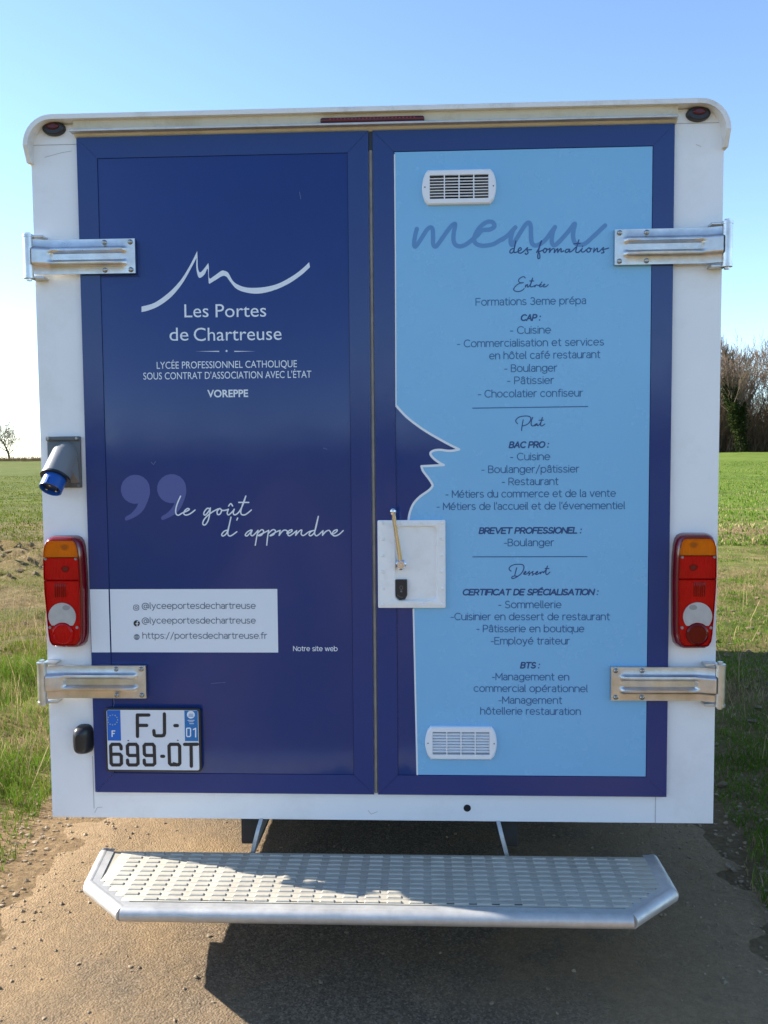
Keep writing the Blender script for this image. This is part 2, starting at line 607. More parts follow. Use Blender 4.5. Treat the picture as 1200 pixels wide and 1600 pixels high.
# body: rounded upper long edges
prof = [(-W2, ZB), (-W2, ZT - 0.07)] + [(-W2 + 0.07 - 0.07 * math.cos(a), ZT - 0.07 + 0.07 * math.sin(a)) for a in [math.pi / 2 * i / 6 for i in range(1, 7)]]
prof += [(W2 - 0.07 + 0.07 * math.sin(a), ZT - 0.07 + 0.07 * math.cos(a)) for a in [math.pi / 2 * i / 6 for i in range(0, 6)]] + [(W2, ZT - 0.07), (W2, ZB)]
b = MB()
b.loft([[(x, 0.0, z) for x, z in prof], [(x, LEN, z) for x, z in prof]], smooth=False, cap0=False, cap1=True)
b.flat(prof, 0.0)
body = obj('body', b, M_white, truck)
# thin seams of the corner posts
M_seam = mat('seam_grey', (0.42, 0.41, 0.39), 0.6)
for x0, z0, x1, z1 in [(-1.045, at(60, 227)[1], -0.905, at(60, 227)[1]), (0.905, at(1110, 192)[1], 1.045, at(1110, 192)[1]),
                       (at(1024, 1262)[0], ZB + 0.001, at(1024, 1262)[0], 0.552), (at(147, 1262)[0], ZB + 0.03, at(147, 1262)[0], 0.552)]:
    obj('panel_seam', MB().ribbon([(x0, z0), (x1, z1)], 0.0018, -0.0008), M_seam, body)
# scuffs of the white paint
M_scuff = mat('scuff_grey', (0.50, 0.47, 0.42), 0.6)
for q in [[(70, 246), (95, 239), (112, 236)], [(1088, 226), (1095, 229)], [(148, 1270), (152, 1262), (160, 1261)], [(575, 1266), (580, 1272), (590, 1268)]]:
    obj('scuff', MB().ribbon([at(*p) for p in q], 0.0016, -0.0006), M_scuff, body)
b = MB()
cx, cz = at(730, 1262.5)
b.flat([(cx + 0.0115 * math.cos(a), cz + 0.0115 * math.sin(a)) for a in [2 * math.pi * i / 20 for i in range(20)]], -0.0012)
obj('drain_hole', b, M_dark, body)

# roof rim: a lip that stands out round the top of the rear
def lip(off):
    X, Z, r = W2 + 0.003 + off, ZT + 0.012 + off, 0.085 + off
    p = [(-X, ZT - 0.098), (-X, Z - r)]
    p += [(-X + r - r * math.cos(a), Z - r + r * math.sin(a)) for a in [math.pi / 2 * i / 8 for i in range(1, 9)]]
    p += [(X - r + r * math.sin(a), Z - r + r * math.cos(a)) for a in [math.pi / 2 * i / 8 for i in range(0, 9)]]
    p += [(X, ZT - 0.098)]
    return p


li, lo = lip(-0.010), lip(0.004)
b = MB()
for i in range(len(li) - 1):
    A0, A1, B0, B1 = li[i], li[i + 1], lo[i], lo[i + 1]
    f0, f1 = -0.045, -0.045
    if i == 0 or i == len(li) - 2:
        pass
    ring0 = [(A0[0], -0.042, A0[1]), (B0[0], -0.042, B0[1]), (B0[0], 0.10, B0[1]), (A0[0], 0.10, A0[1])]
    ring1 = [(A1[0], -0.042, A1[1]), (B1[0], -0.042, B1[1]), (B1[0], 0.10, B1[1]), (A1[0], 0.10, A1[1])]
    if i == 0:
        ring0 = [(p[0], max(p[1], -0.018) if p[1] < 0 else p[1], p[2] - 0.02) for p in ring0]
    if i == len(li) - 2:
        ring1 = [(p[0], max(p[1], -0.018) if p[1] < 0 else p[1], p[2] - 0.02) for p in ring1]
    b.loft([ring0, ring1], smooth=False, cap0=(i == 0), cap1=(i == len(li) - 2))
obj('roof_rim', b, M_rim, truck)
# sloping header between rim and doors, drip rail, third brake light
b = MB()
zt = CZ + 0.977
xh = 0.908
b.loft([[(-xh, -0.006, zt + 0.001), (xh, -0.006, zt + 0.001), (xh, 0.004, zt + 0.001), (-xh, 0.004, zt + 0.001)],
        [(-xh, -0.022, zt + 0.011), (xh, -0.022, zt + 0.011), (xh, 0.004, zt + 0.011), (-xh, 0.004, zt + 0.011)]], smooth=False, cap0=True)
b.loft([[(-xh, -0.012, zt + 0.0115), (xh, -0.012, zt + 0.0115), (xh, 0.004, zt + 0.0115), (-xh, 0.004, zt + 0.0115)],
        [(-xh, -0.026, zt + 0.050), (xh, -0.026, zt + 0.050), (xh, 0.004, zt + 0.050), (-xh, 0.004, zt + 0.050)]], smooth=False, cap0=True)
obj('header_panel', b, M_header, truck)
b = MB()
b.box(-0.915, 0.905, -0.040, -0.0125, zt + 0.0095, zt + 0.0165, 0.002)
obj('drip_rail', b, M_alu2, truck)
b = MB()
xa, xb = at(500, 184, -0.04)[0], at(663, 180, -0.04)[0]
b.box(xa, xb, -0.038, -0.018, zt + 0.0175, zt + 0.0335, 0.006, seg=3)
bl = obj('brake_light', b, M_dimred, truck)
b = MB()
for i in range(24):
    x = xa + 0.03 + (xb - xa - 0.06) * i / 23
    b.box(x - 0.002, x + 0.002, -0.0392, -0.0372, zt + 0.0265, zt + 0.0290)
obj('led_row', b, mat('led_red', (0.45, 0.05, 0.05), 0.3), bl)
# oval marker lights
for px, py in ((83, 200), (1092, 177)):
    cx, cz = at(px, py, -0.012)
    b = MB()
    rings = []
    for s, y in ((1.0, 0.0), (1.0, -0.008), (0.93, -0.014), (0.8, -0.016)):
        rings.append([(cx + 0.0355 * s * math.cos(a), y, cz + 0.0215 * s * math.sin(a)) for a in [2 * math.pi * i / 28 for i in range(28)]])
    b.loft(rings)
    ml = obj('marker_light', b, M_black, truck)
    b = MB()
    rings = []
    for s, y in ((1.0, -0.0155), (0.9, -0.019), (0.6, -0.021)):
        rings.append([(cx + 0.021 * s * math.cos(a), y, cz + 0.004 + 0.010 * s * math.sin(a)) for a in [2 * math.pi * i / 24 for i in range(24)]])
    b.loft(rings)
    obj('lens', b, M_dimred, ml)

# ------------------------------------------------------------------ doors
FRW = 0.063
Z0, Z1 = CZ - 1.0662, CZ + 0.9768


def door_frame(x0, x1):
    b = MB()
    o = [(x0, Z0), (x1, Z0), (x1, Z1), (x0, Z1)]
    i_ = [(x0 + FRW, Z0 + FRW), (x1 - FRW, Z0 + FRW), (x1 - FRW, Z1 - FRW), (x0 + FRW, Z1 - FRW)]
    for k in range(4):
        k2 = (k + 1) % 4
        A, B, C_, D = o[k], o[k2], i_[k2], i_[k]
        mid = Vector(((A[0] + B[0] + C_[0] + D[0]) / 4, (A[1] + B[1] + C_[1] + D[1]) / 4))
        bm = bmesh.new()
        sh = []
        for p in (A, B, C_, D):
            v = Vector(p)
            sh.append(v)
        # a hairline at each mitre
        t = (sh[1] - sh[0]).normalized() * 0.0002
        sh = [sh[0] + t, sh[1] - t, sh[2] - t, sh[3] + t]
        vf = [bm.verts.new((p.x, YD, p.y)) for p in sh]
        vb = [bm.verts.new((p.x, 0.02, p.y)) for p in sh]
        bm.faces.new(vf)
        bm.faces.new(vb[::-1])
        for j in range(4):
            bm.faces.new([vf[j], vb[j], vb[(j + 1) % 4], vf[(j + 1) % 4]])
        ed = [e for e in bm.edges if all(abs(v.co.y - YD) < 1e-5 for v in e.verts)]
        bmesh.ops.bevel(bm, geom=ed, offset=0.0007, segments=2, affect='EDGES')
        b.bm(bm, 0, True)
    return b


XG = -0.003
YP = YD + 0.0022                         # face of the inner panels
doors = []
for x0, x1, lab in ((-0.9025, XG - 0.0065, 'navy door with white logo and slogan'), (XG + 0.0065, 0.9016, 'navy door with pale blue menu panel')):
    d = obj('door', door_frame(x0, x1), M_navy, truck, lab, sharp=10)
    b = MB()
    b.box(x0 + FRW + 0.0005, x1 - FRW - 0.0005, YP, 0.02, Z0 + FRW + 0.0005, Z1 - FRW - 0.0005, 0.0007)
    obj('door_panel', b, M_navy, d)
    doors.append(d)
DL, DR = doors
b = MB()
b.box(XG - 0.0045, XG + 0.0045, -0.009, 0.01, Z0 + 0.002, Z1 - 0.055, 0.002)
obj('door_seal', b, M_seal, DL)
b = MB()
b.box(XG - 0.006, XG + 0.006, -0.006, 0.012, Z1 - 0.0545, Z1 - 0.001)
obj('seal_end', b, M_black, DL)

# --- pale blue menu panel with the profile of a face
def smooth(pts, n=6):
    out = []
    P = [Vector(p) for p in pts]
    for i in range(len(P) - 1):
        p0, p1, p2, p3 = P[max(0, i - 1)], P[i], P[i + 1], P[min(len(P) - 1, i + 2)]
        for k in range(n):
            t = k / n
            out.append(0.5 * ((2 * p1) + (-p0 + p2) * t + (2 * p0 - 5 * p1 + 4 * p2 - p3) * t * t + (-p0 + 3 * p1 - 3 * p2 + p3) * t ** 3))
    out.append(P[-1])
    return [tuple(p) for p in out]


def zp(o, s, pts):
    return [(o[0] + p[0] / s, o[1] + p[1] / s) for p in pts]


zo = (600, 620)
prof_a = smooth(zp(zo, 8, [(152, 112), (270, 240), (400, 345), (520, 428), (640, 500), (800, 588), (940, 657)]), 4)
prof_b = smooth(zp(zo, 8, [(940, 657), (870, 672), (800, 675), (710, 664), (640, 668), (590, 690), (582, 720), (615, 765), (680, 816), (748, 853)]), 4)
prof_c = zp(zo, 8, [(748, 853), (600, 862), (468, 868)])
prof_d = smooth(zp(zo, 8, [(468, 868), (490, 930), (555, 1015), (600, 1085), (603, 1120), (560, 1170), (450, 1248), (370, 1335), (325, 1440), (306, 1545), (300, 1640)]), 5)
edge = [(616.5, 241.5)] + prof_a + prof_b[1:] + prof_c[1:] + prof_d[1:] + [(641, 880), (646, 950), (652, 1210.5)]
YM = YP - 0.0006
edge_w = [at(p[0], p[1], YM) for p in edge]
xr = 0.9016 - FRW - 0.0016
poly = [(edge_w[0][0], Z1 - FRW - 0.0016)] + edge_w[1:-1] + [(edge_w[-1][0], Z0 + FRW + 0.0016), (xr, Z0 + FRW + 0.0016), (xr, Z1 - FRW - 0.0016)]
b = MB()
b.flat(poly, YM)
obj('menu_panel', b, M_sky, DR, 'pale blue panel cut along a face profile')
b = MB()
YL = YM - 0.0004


def rib(b, pts, wpx, Y=YL, dy=-0.00012):
    return b.ribbon([at(p[0], p[1], Y) for p in pts], wpx / 505.0, Y, dy=dy)


k0 = len(prof_a)
rib(b, [(616.5, 242), (617.8, 400), (618.8, 634)], 2.0)
for pr in (prof_a, prof_b, prof_c, prof_d):
    rib(b, pr, 3.6)
rib(b, [(646, 952), (649.5, 1100), (652, 1210)], 2.6)
obj('profile_outline', b, M_vwhite, DR)

# ------------------------------------------------------------------ a monoline alphabet
def A(cx, cy, rx, ry, a0, a1):
    n = max(4, int(abs(a1 - a0) / 18))
    return [(cx + rx * math.cos(R(a0 + (a1 - a0) * i / n)), cy + ry * math.sin(R(a0 + (a1 - a0) * i / n))) for i in range(n + 1)]


def EL(cx, cy, rx, ry):
    return A(cx, cy, rx, ry, 90, 450)


DOT = lambda x, y: [(x, y), (x + 0.8, y + 0.8)]
G = {
    'a': (48, [A(25, 52, 21, 22, 155, 0) + [(46, 0)], [(46, 42), (24, 42)] + A(23, 21, 22, 21, 90, 270) + A(23, 24, 23, 24, 270, 350)]),
    'b': (60, [[(0, 104), (0, 0)], EL(30, 37, 30, 37)]),
    'c': (54, [A(30, 37, 30, 37, 48, 312)]),
    'd': (60, [[(60, 104), (60, 0)], EL(30, 37, 30, 37)]),
    'e': (60, [[(2, 38), (60, 38)] + A(30, 37, 30, 37, 4, 315)]),
    'f': (34, [[(36, 104)] + A(28, 88, 15, 16, 90, 180) + [(13, 0)], [(0, 72), (34, 72)]]),
    'g': (58, [[(58, 74), (58, -6)] + A(30, -6, 28, 22, 0, -155), EL(29, 38, 29, 36)]),
    'h': (54, [[(0, 104), (0, 0)], A(27, 46, 27, 28, 180, 0) + [(54, 0)]]),
    'i': (2, [[(1, 74), (1, 0)], DOT(1, 99)]),
    'l': (8, [[(1, 104), (1, 12)] + A(11, 12, 10, 12, 180, 260)]),
    'm': (88, [[(0, 74), (0, 0)], A(22, 50, 22, 24, 180, 0) + [(44, 0)], A(66, 50, 22, 24, 180, 0) + [(88, 0)]]),
    'n': (54, [[(0, 74), (0, 0)], A(27, 46, 27, 28, 180, 0) + [(54, 0)]]),
    'o': (62, [EL(31, 37, 31, 37)]),
    'p': (60, [[(0, 74), (0, -28)], EL(30, 37, 30, 37)]),
    'q': (60, [[(60, 74), (60, -28)], EL(30, 37, 30, 37)]),
    'r': (30, [[(0, 74), (0, 0)], A(26, 42, 26, 32, 180, 80)]),
    's': (46, [A(23, 55, 20, 19, 40, 265) + A(22, 18, 23, 18, 85, -150)]),
    't': (34, [[(13, 96), (13, 18)] + A(29, 18, 16, 18, 180, 285), [(0, 72), (34, 72)]]),
    'u': (54, [[(0, 74), (0, 28)] + A(27, 28, 27, 28, 180, 360) + [(54, 74)], [(54, 30), (54, 0)]]),
    'v': (54, [[(0, 74), (27, 0), (54, 74)]]),
    'w': (84, [[(0, 74), (21, 0), (42, 72), (63, 0), (84, 74)]]),
    'y': (54, [[(0, 74), (28, 2)], [(54, 74), (24, -12)] + A(10, -10, 14, 18, -20, -110)]),
    'x': (50, [[(0, 74), (50, 0)], [(0, 0), (50, 74)]]),
    'A': (72, [[(0, 0), (36, 100), (72, 0)], [(13, 34), (59, 34)]]),
    'B': (58, [[(0, 0), (0, 100), (30, 100)] + A(30, 77, 24, 23, 90, -90) + [(0, 54)], [(28, 54)] + A(30, 27, 28, 27, 90, -90) + [(0, 0)]]),
    'C': (72, [A(42, 50, 42, 50, 48, 312)]),
    'D': (70, [[(0, 0), (0, 100), (26, 100)] + A(26, 50, 44, 50, 90, -90) + [(0, 0)]]),
    'E': (56, [[(56, 100), (0, 100), (0, 0), (56, 0)], [(0, 52), (48, 52)]]),
    'F': (54, [[(54, 100), (0, 100), (0, 0)], [(0, 50), (48, 50)]]),
    'I': (2, [[(1, 100), (1, 0)]]),
    'L': (50, [[(0, 100), (0, 0), (50, 0)]]),
    'M': (78, [[(0, 0), (0, 100), (39, 28), (78, 100), (78, 0)]]),
    'N': (68, [[(0, 0), (0, 100), (68, 0), (68, 100)]]),
    'O': (82, [EL(41, 50, 41, 50)]),
    'P': (58, [[(0, 0), (0, 100), (30, 100)] + A(30, 72, 28, 28, 90, -90) + [(0, 44)]]),
    'R': (60, [[(0, 0), (0, 100), (30, 100)] + A(30, 72, 28, 28, 90, -90) + [(0, 44)], [(32, 44), (60, 0)]]),
    'S': (58, [A(29, 74, 25, 26, 35, 265) + A(28, 24, 29, 24, 85, -155)]),
    'T': (66, [[(0, 100), (66, 100)], [(33, 100), (33, 0)]]),
    'V': (72, [[(0, 100), (36, 0), (72, 100)]]),
    '3': (54, [A(26, 74, 24, 26, 150, -75) + A(26, 26, 28, 26, 85, -150)]),
    '-': (30, [[(0, 38), (30, 38)]]),
    ':': (2, [DOT(0, 4), DOT(0, 68)]),
    '.': (2, [DOT(0, 3)]),
    '/': (44, [[(0, -14), (44, 108)]]),
    "'": (2, [[(3, 104), (0, 80)]]),
    '@': (98, [EL(50, 36, 22, 26), [(72, 62), (72, 24)] + A(84, 26, 12, 16, 190, 350) + A(49, 38, 48, 56, -10, 290)]),
    ' ': (24, []),
}
ACC = {'é': ('e', [[(24, 88), (42, 104)]]), 'è': ('e', [[(40, 88), (22, 104)]]), 'â': ('a', [[(8, 86), (25, 103), (42, 86)]]), 'ô': ('o', [[(14, 86), (31, 103), (48, 86)]]),
       'É': ('E', [[(20, 112), (40, 128)]])}


def line_strokes(text):
    x, out = 0.0, []
    for ch in text:
        acc = []
        if ch in ACC:
            ch, acc = ACC[ch]
        wd, st = G[ch]
        for s in st + acc:
            out.append([(x + p[0], p[1]) for p in s])
        x += wd + (17 if ch != ' ' else 13)
    return out, x - 17


def mono(b, text, xl, xr_, base, cap, wpx, Y=YL, shear=0.0):
    """text from photo column xl to xr_, its baseline on row base, capitals cap pixels high"""
    st, wd = line_strokes(text)
    xm = (xl + xr_) / 2
    x0, z0 = at(xl, base + (xm - xl) * 0.0, Y)
    zc = at(xm, base, Y)[1]
    x1 = at(xr_, base, Y)[0]
    hw = wpx / 505 / 2
    cw = cap / 505.0 - 2 * hw
    sx = (x1 - x0 - 2 * hw - shear * cw) / wd
    off = 0
    for s in st:
        b.ribbon([(x0 + hw + p[0] * sx + shear * cw * p[1] / 100, zc + hw + p[1] / 100 * cw) for p in s], wpx / 505, Y - off * 0.00004)
        off = (off + 1) % 4
    return b


rows = [
    ('Formations 3eme prépa', 743, 916, 476.7), ('- Cuisine', 796.7, 861, 521.7), ('- Commercialisation et services', 714, 944, 541.5),
    ('en hôtel café restaurant', 764.3, 938, 560.7), ('- Boulanger', 787.7, 870.7, 581.2), ('- Pâtissier', 792.3, 865.7, 600.3),
    ('- Chocolatier confiseur', 746.7, 911, 620.7), ('- Cuisine', 796.7, 859.7, 719.4), ('- Boulanger/pâtissier', 752, 905.3, 739),
    ('- Restaurant', 784, 872.7, 758.2), ('- Métiers du commerce et de la vente', 696, 962.3, 777.3), ("- Métiers de l'accueil et de l'évenementiel", 682, 976.7, 796.5),
    ('-Boulanger', 787.3, 865.7, 853.6), ('- Sommellerie', 778.3, 877.4, 950.5), ('-Cuisinier en dessert de restaurant', 704.2, 953, 969.3),
    ('- Pâtisserie en boutique', 744.2, 913, 988.1), ('-Employé traiteur', 766.7, 890.4, 1007.2), ('-Management en', 768.4, 889.4, 1063.3),
    ('commercial opérationnel', 740, 918.4, 1081.5), ('-Management', 778.7, 878.4, 1099.8), ('hôtellerie restauration', 750.3, 907.5, 1117)]
for r in rows:
    obj('course_line', mono(MB(), r[0], r[1], r[2], r[3], 12.0, 1.35), M_inkb, DR)
M_bold = mat('bold_blue_ink', (0.014, 0.065, 0.20), 0.3)
for r in [('CAP :', 812.7, 846, 501.7), ('BAC PRO :', 794.7, 859, 700.3), ('BREVET PROFESSIONEL :', 747.7, 910, 834.3), ('CERTIFICAT DE SPÉCIALISATION :', 722, 936.2, 930.5), ('BTS :', 812.5, 844.6, 1044.8)]:
    obj('heading_line', mono(MB(), r[0], r[1], r[2], r[3], 10.8, 2.2, shear=0.2), M_bold, DR)
obj('rule_line', rib(MB(), [(738.5, 637.8), (918.3, 635.2)], 1.5), M_inkb, DR)
obj('rule_line', rib(MB(), [(738.7, 870.1), (917.3, 869.7)], 1.5), M_inkb, DR)

# --- handwriting
def script(b, o, s, strokes, wpx, Y=YL):
    off = 0
    for st in strokes:
        rib(b, smooth(zp(o, s, st), 6) if len(st) > 2 else zp(o, s, st), wpx, Y - off * 0.00003)
        off = (off + 1) % 5
    return b


b = MB()
script(b, (635, 330), 7.5, [
    [(122, 208), (108, 260), (95, 330), (90, 390), (102, 415), (128, 390), (180, 312), (240, 218), (283, 190), (308, 215), (312, 300), (314, 385), (340, 415), (376, 380), (450, 275), (520, 180), (565, 148), (570, 180), (555, 250), (552, 340), (575, 393), (630, 412), (700, 388), (770, 335), (835, 280), (890, 225), (980, 213), (1030, 180), (1012, 132), (955, 124), (885, 165), (825, 240), (792, 320), (808, 372), (860, 400), (930, 404), (1020, 385), (1100, 340), (1200, 280)]], 6.6, YM - 0.0002)
script(b, (785, 330), 6.667, [
    [(0, 296), (60, 248), (105, 200), (135, 168)],
    [(135, 168), (105, 215), (85, 300), (95, 350), (122, 328), (180, 232), (240, 142), (275, 120), (296, 160), (298, 270), (310, 335), (345, 358), (400, 338), (455, 290), (505, 222), (548, 165)],
    [(548, 165), (528, 210), (515, 280), (518, 335), (548, 352), (600, 308), (680, 220), (752, 130), (742, 190), (736, 260), (755, 328), (800, 348), (860, 338), (940, 270), (1020, 195), (1070, 148)]], 6.6, YM - 0.00025)
obj('menu_word', b, M_menu, DR, 'large mid blue handwritten word menu')
b = MB()
script(b, (785, 330), 6.667, [
    [(112, 388), (85, 402), (78, 430), (100, 435), (120, 405), (140, 310)], [(140, 310), (125, 380), (122, 428), (150, 425), (195, 400), (188, 380), (168, 395), (165, 428), (190, 437), (225, 415), (262, 380), (255, 405), (268, 432), (248, 450), (238, 438)], [(258, 405), (302, 400)],
    [(355, 430), (390, 365), (408, 308), (393, 340), (370, 450), (372, 492), (390, 485), (386, 440), (372, 426), (400, 415), (432, 400)],
    [(442, 385), (425, 412), (440, 432), (462, 408), (450, 388), (475, 398), (497, 386)], [(497, 386), (490, 430), (508, 403), (532, 388)], [(545, 393), (540, 432), (562, 402), (577, 392), (575, 430), (598, 397), (612, 392), (612, 424), (640, 412)],
    [(692, 395), (665, 400), (655, 425), (680, 425), (702, 395)], [(702, 395), (700, 425), (730, 410), (765, 375)], [(797, 298), (772, 380), (766, 424), (792, 428), (818, 402)], [(745, 340), (810, 335)],
    [(832, 385), (822, 418), (845, 425), (872, 402)], [(834, 364), (836, 366)], [(902, 380), (880, 400), (887, 425), (912, 420), (917, 395), (900, 382), (932, 392)], [(957, 385), (950, 427)], [(950, 427), (975, 395), (991, 386), (988, 420), (1010, 418), (1052, 378), (1045, 400), (1058, 428), (1032, 436)], [(1050, 398), (1080, 392), (1106, 384)]], 1.8)
obj('handwritten_line', b, M_inkd, DR)
b = MB()
script(b, (790, 420), 15, [
    [(460, 215), (430, 185), (370, 200), (310, 250), (310, 300), (350, 325), (415, 325), (320, 345), (230, 410), (190, 480), (220, 520), (300, 535), (380, 510), (435, 465)],
    [(472, 380), (460, 430)], [(460, 430), (500, 372), (517, 382), (512, 425), (545, 415), (600, 330), (635, 215)], [(635, 215), (600, 310), (582, 412), (620, 422), (665, 400)], [(565, 285), (660, 285)],
    [(690, 385), (682, 425)], [(682, 425), (720, 378), (750, 385), (790, 392), (830, 375), (822, 355), (790, 390), (812, 425), (860, 402), (915, 375), (903, 360), (875, 395), (892, 425), (950, 413), (1000, 370)], [(835, 332), (850, 308)]], 1.5)
obj('handwritten_heading', b, M_inkd, DR)
b = MB()
script(b, (790, 640), 15, [
    [(280, 330), (240, 280), (250, 230), (330, 170), (460, 150), (550, 160), (590, 200), (570, 280), (500, 350), (390, 385)], [(412, 240), (388, 370), (374, 490)], [(636, 180), (602, 280), (602, 360), (640, 385), (690, 360)],
    [(735, 328), (685, 355), (690, 380), (738, 338), (742, 375), (780, 362), (830, 290), (862, 185)], [(862, 185), (832, 280), (822, 365), (852, 383), (915, 340)], [(785, 248), (885, 248)]], 1.5)
obj('handwritten_heading', b, M_inkd, DR)
b = MB()
script(b, (785, 870), 13.333, [
    [(180, 300), (140, 260), (160, 210), (240, 165), (340, 155), (420, 165), (450, 210), (430, 290), (370, 370), (280, 430), (210, 455), (195, 430), (240, 400), (320, 408)], [(297, 230), (268, 340), (258, 392)],
    [(440, 362), (490, 322), (480, 305), (452, 330), (447, 360), (482, 365), (520, 345), (562, 302)], [(562, 302), (552, 340), (567, 368), (545, 385)], [(560, 355), (640, 302)], [(640, 302), (627, 340), (642, 368), (622, 385)], [(640, 355), (690, 350), (735, 320), (725, 305), (692, 340), (702, 370), (750, 352), (790, 322)], [(790, 322), (792, 355)], [(792, 355), (822, 318), (848, 312), (852, 332), (900, 280), (940, 190)], [(940, 190), (912, 280), (906, 350), (935, 368), (990, 320)], [(890, 245), (970, 245)]], 1.5)
obj('handwritten_heading', b, M_inkd, DR)

# --- left door: logo, name, slogan, contact block
YLL = YP - 0.0006
b = MB()
top_ = smooth([(46, 410), (130, 385), (220, 322), (300, 238), (360, 142), (406, 50)], 5)
mid_ = smooth([(408, 95), (410, 150), (415, 178), (427, 188), (448, 168), (478, 128)], 5)
mid2 = smooth([(481, 150), (484, 226), (515, 212), (560, 180), (580, 178), (607, 192), (638, 245), (680, 273), (740, 288), (830, 285), (920, 265), (1010, 220), (1080, 170), (1130, 122)], 5)
bot_ = smooth([(1135, 155), (1080, 205), (1000, 260), (900, 305), (800, 326), (720, 318), (660, 295), (620, 250), (595, 217), (570, 212), (530, 235), (485, 263)], 5)
bot2 = smooth([(480, 255), (474, 165), (455, 200), (430, 222), (415, 220), (405, 190), (400, 150), (402, 95)], 5)
bot3 = smooth([(400, 98), (370, 155), (310, 260), (240, 345), (160, 405), (90, 435), (46, 445)], 5)
pl = zp((210, 380), 4.138, top_ + mid_ + mid2 + bot_ + bot2 + bot3)
b.flat([at(p[0], p[1], YLL) for p in pl], YLL)
obj('mountain_logo', b, M_vwhite, DL, 'white mountain line logo')


def gill(b, text, xl, xr_, base, cap, bold=0.0, Y=YLL):
    cu = bpy.data.curves.new('text', 'FONT')
    cu.body = text
    cu.resolution_u = 4
    cu.offset = bold
    o = bpy.data.objects.new('text', cu)
    me = bpy.data.meshes.new_from_object(o)
    vs = np.array([v.co[:] for v in me.vertices])
    fs = [list(p.vertices) for p in me.polygons]
    bpy.data.objects.remove(o)
    bpy.data.meshes.remove(me)
    bpy.data.curves.remove(cu)
    x0, x1 = at(xl, base, Y)[0], at(xr_, base, Y)[0]
    zc = at((xl + xr_) / 2, base, Y)[1]
    ext = vs[:, 0].max() - vs[:, 0].min()
    sx = (x1 - x0) / ext
    sz = cap / 505.0 / 0.70
    vs2 = [(x0 + (v[0] - vs[:, 0].min()) * sx, Y, zc + v[1] * sz) for v in vs]
    b.add(vs2, fs)
    return b


for t_, xl_, xr2, bs, cp, bo in (('Les', 288.3, 326, 495.6, 20.5, 0.0), ('Portes', 337, 416, 495.2, 20.5, 0.0), ('de', 265, 294.5, 532.2, 20.5, 0.0), ('Chartreuse', 303, 440, 531.8, 20.5, 0.0), ('LYCÉE PROFESSIONNEL CATHOLIQUE', 245, 464, 575, 11.0, 0.0),
                                ("SOUS CONTRAT D'ASSOCIATION AVEC L'ÉTAT", 224, 486.5, 591.6, 11.0, 0.0), ('VOREPPE', 324, 387.8, 620.3, 11.2, 0.024)):
    obj('name_word' if len(t_) < 11 else 'name_line', gill(MB(), t_, xl_, xr2, bs, cp, bo), M_vwhite, DL)
b = MB()
for x0, x1, tap in ((305, 342.5, 0), (399.5, 366, 0)):
    p = [at(x0, 548.9, YLL), at(x1, 548.3, YLL), at(x1, 549.7, YLL)]
    b.flat(p, YLL)
cx, cz = at(354, 548.4, YLL)
b.flat([(cx + 0.0032 * math.cos(a), cz + 0.0032 * math.sin(a)) for a in [2 * math.pi * i / 12 for i in range(12)]], YLL)
obj('ornament_line', b, M_vwhite, DL)
for dx, dz in ((0, 0), (567, -10)):
    b = MB()
    c = A(315, 345, 228, 228, -78, -360)
    tail = smooth([(543, 345), (535, 450), (460, 640), (350, 755), (190, 830), (152, 815), (165, 775), (250, 722), (330, 630), (358, 572)], 4)
    pl = zp((180, 730), 10, [(p[0] + dx, p[1] + dz) for p in [(x, 690 - y) for x, y in c] + tail[1:-1]])
    b.flat([at(p[0], p[1], YLL) for p in pl], YLL)
    obj('quotation_mark', b, M_lil, DL, 'large lilac closing quotation mark')
b = MB()
YS = YLL - 0.0005
script(b, (260, 760), 8, [
    [(177, 122), (142, 200), (118, 280), (120, 340), (150, 360), (195, 335), (272, 300), (285, 282), (260, 278), (225, 310), (220, 345), (250, 358), (300, 340), (358, 295)],
    [(540, 278), (510, 275), (475, 315), (468, 350), (490, 355), (530, 310), (550, 270)], [(550, 270), (540, 350), (520, 430), (485, 480), (455, 470), (468, 420), (520, 360), (590, 310), (650, 280)],
    [(660, 280), (635, 310), (640, 350), (670, 345), (690, 300), (668, 275), (700, 300), (750, 295), (775, 285)], [(775, 285), (760, 335), (780, 355), (830, 310), (848, 285)], [(848, 285), (835, 335), (860, 355), (910, 315), (960, 220), (993, 120)], [(778, 245), (805, 215), (828, 245)],
    [(993, 120), (955, 220), (930, 310), (940, 350), (980, 355), (1020, 330), (1062, 295)], [(905, 200), (1030, 200)]], 2.1, YS)
obj('slogan_line', b, M_vwhite, DL)
b = MB()
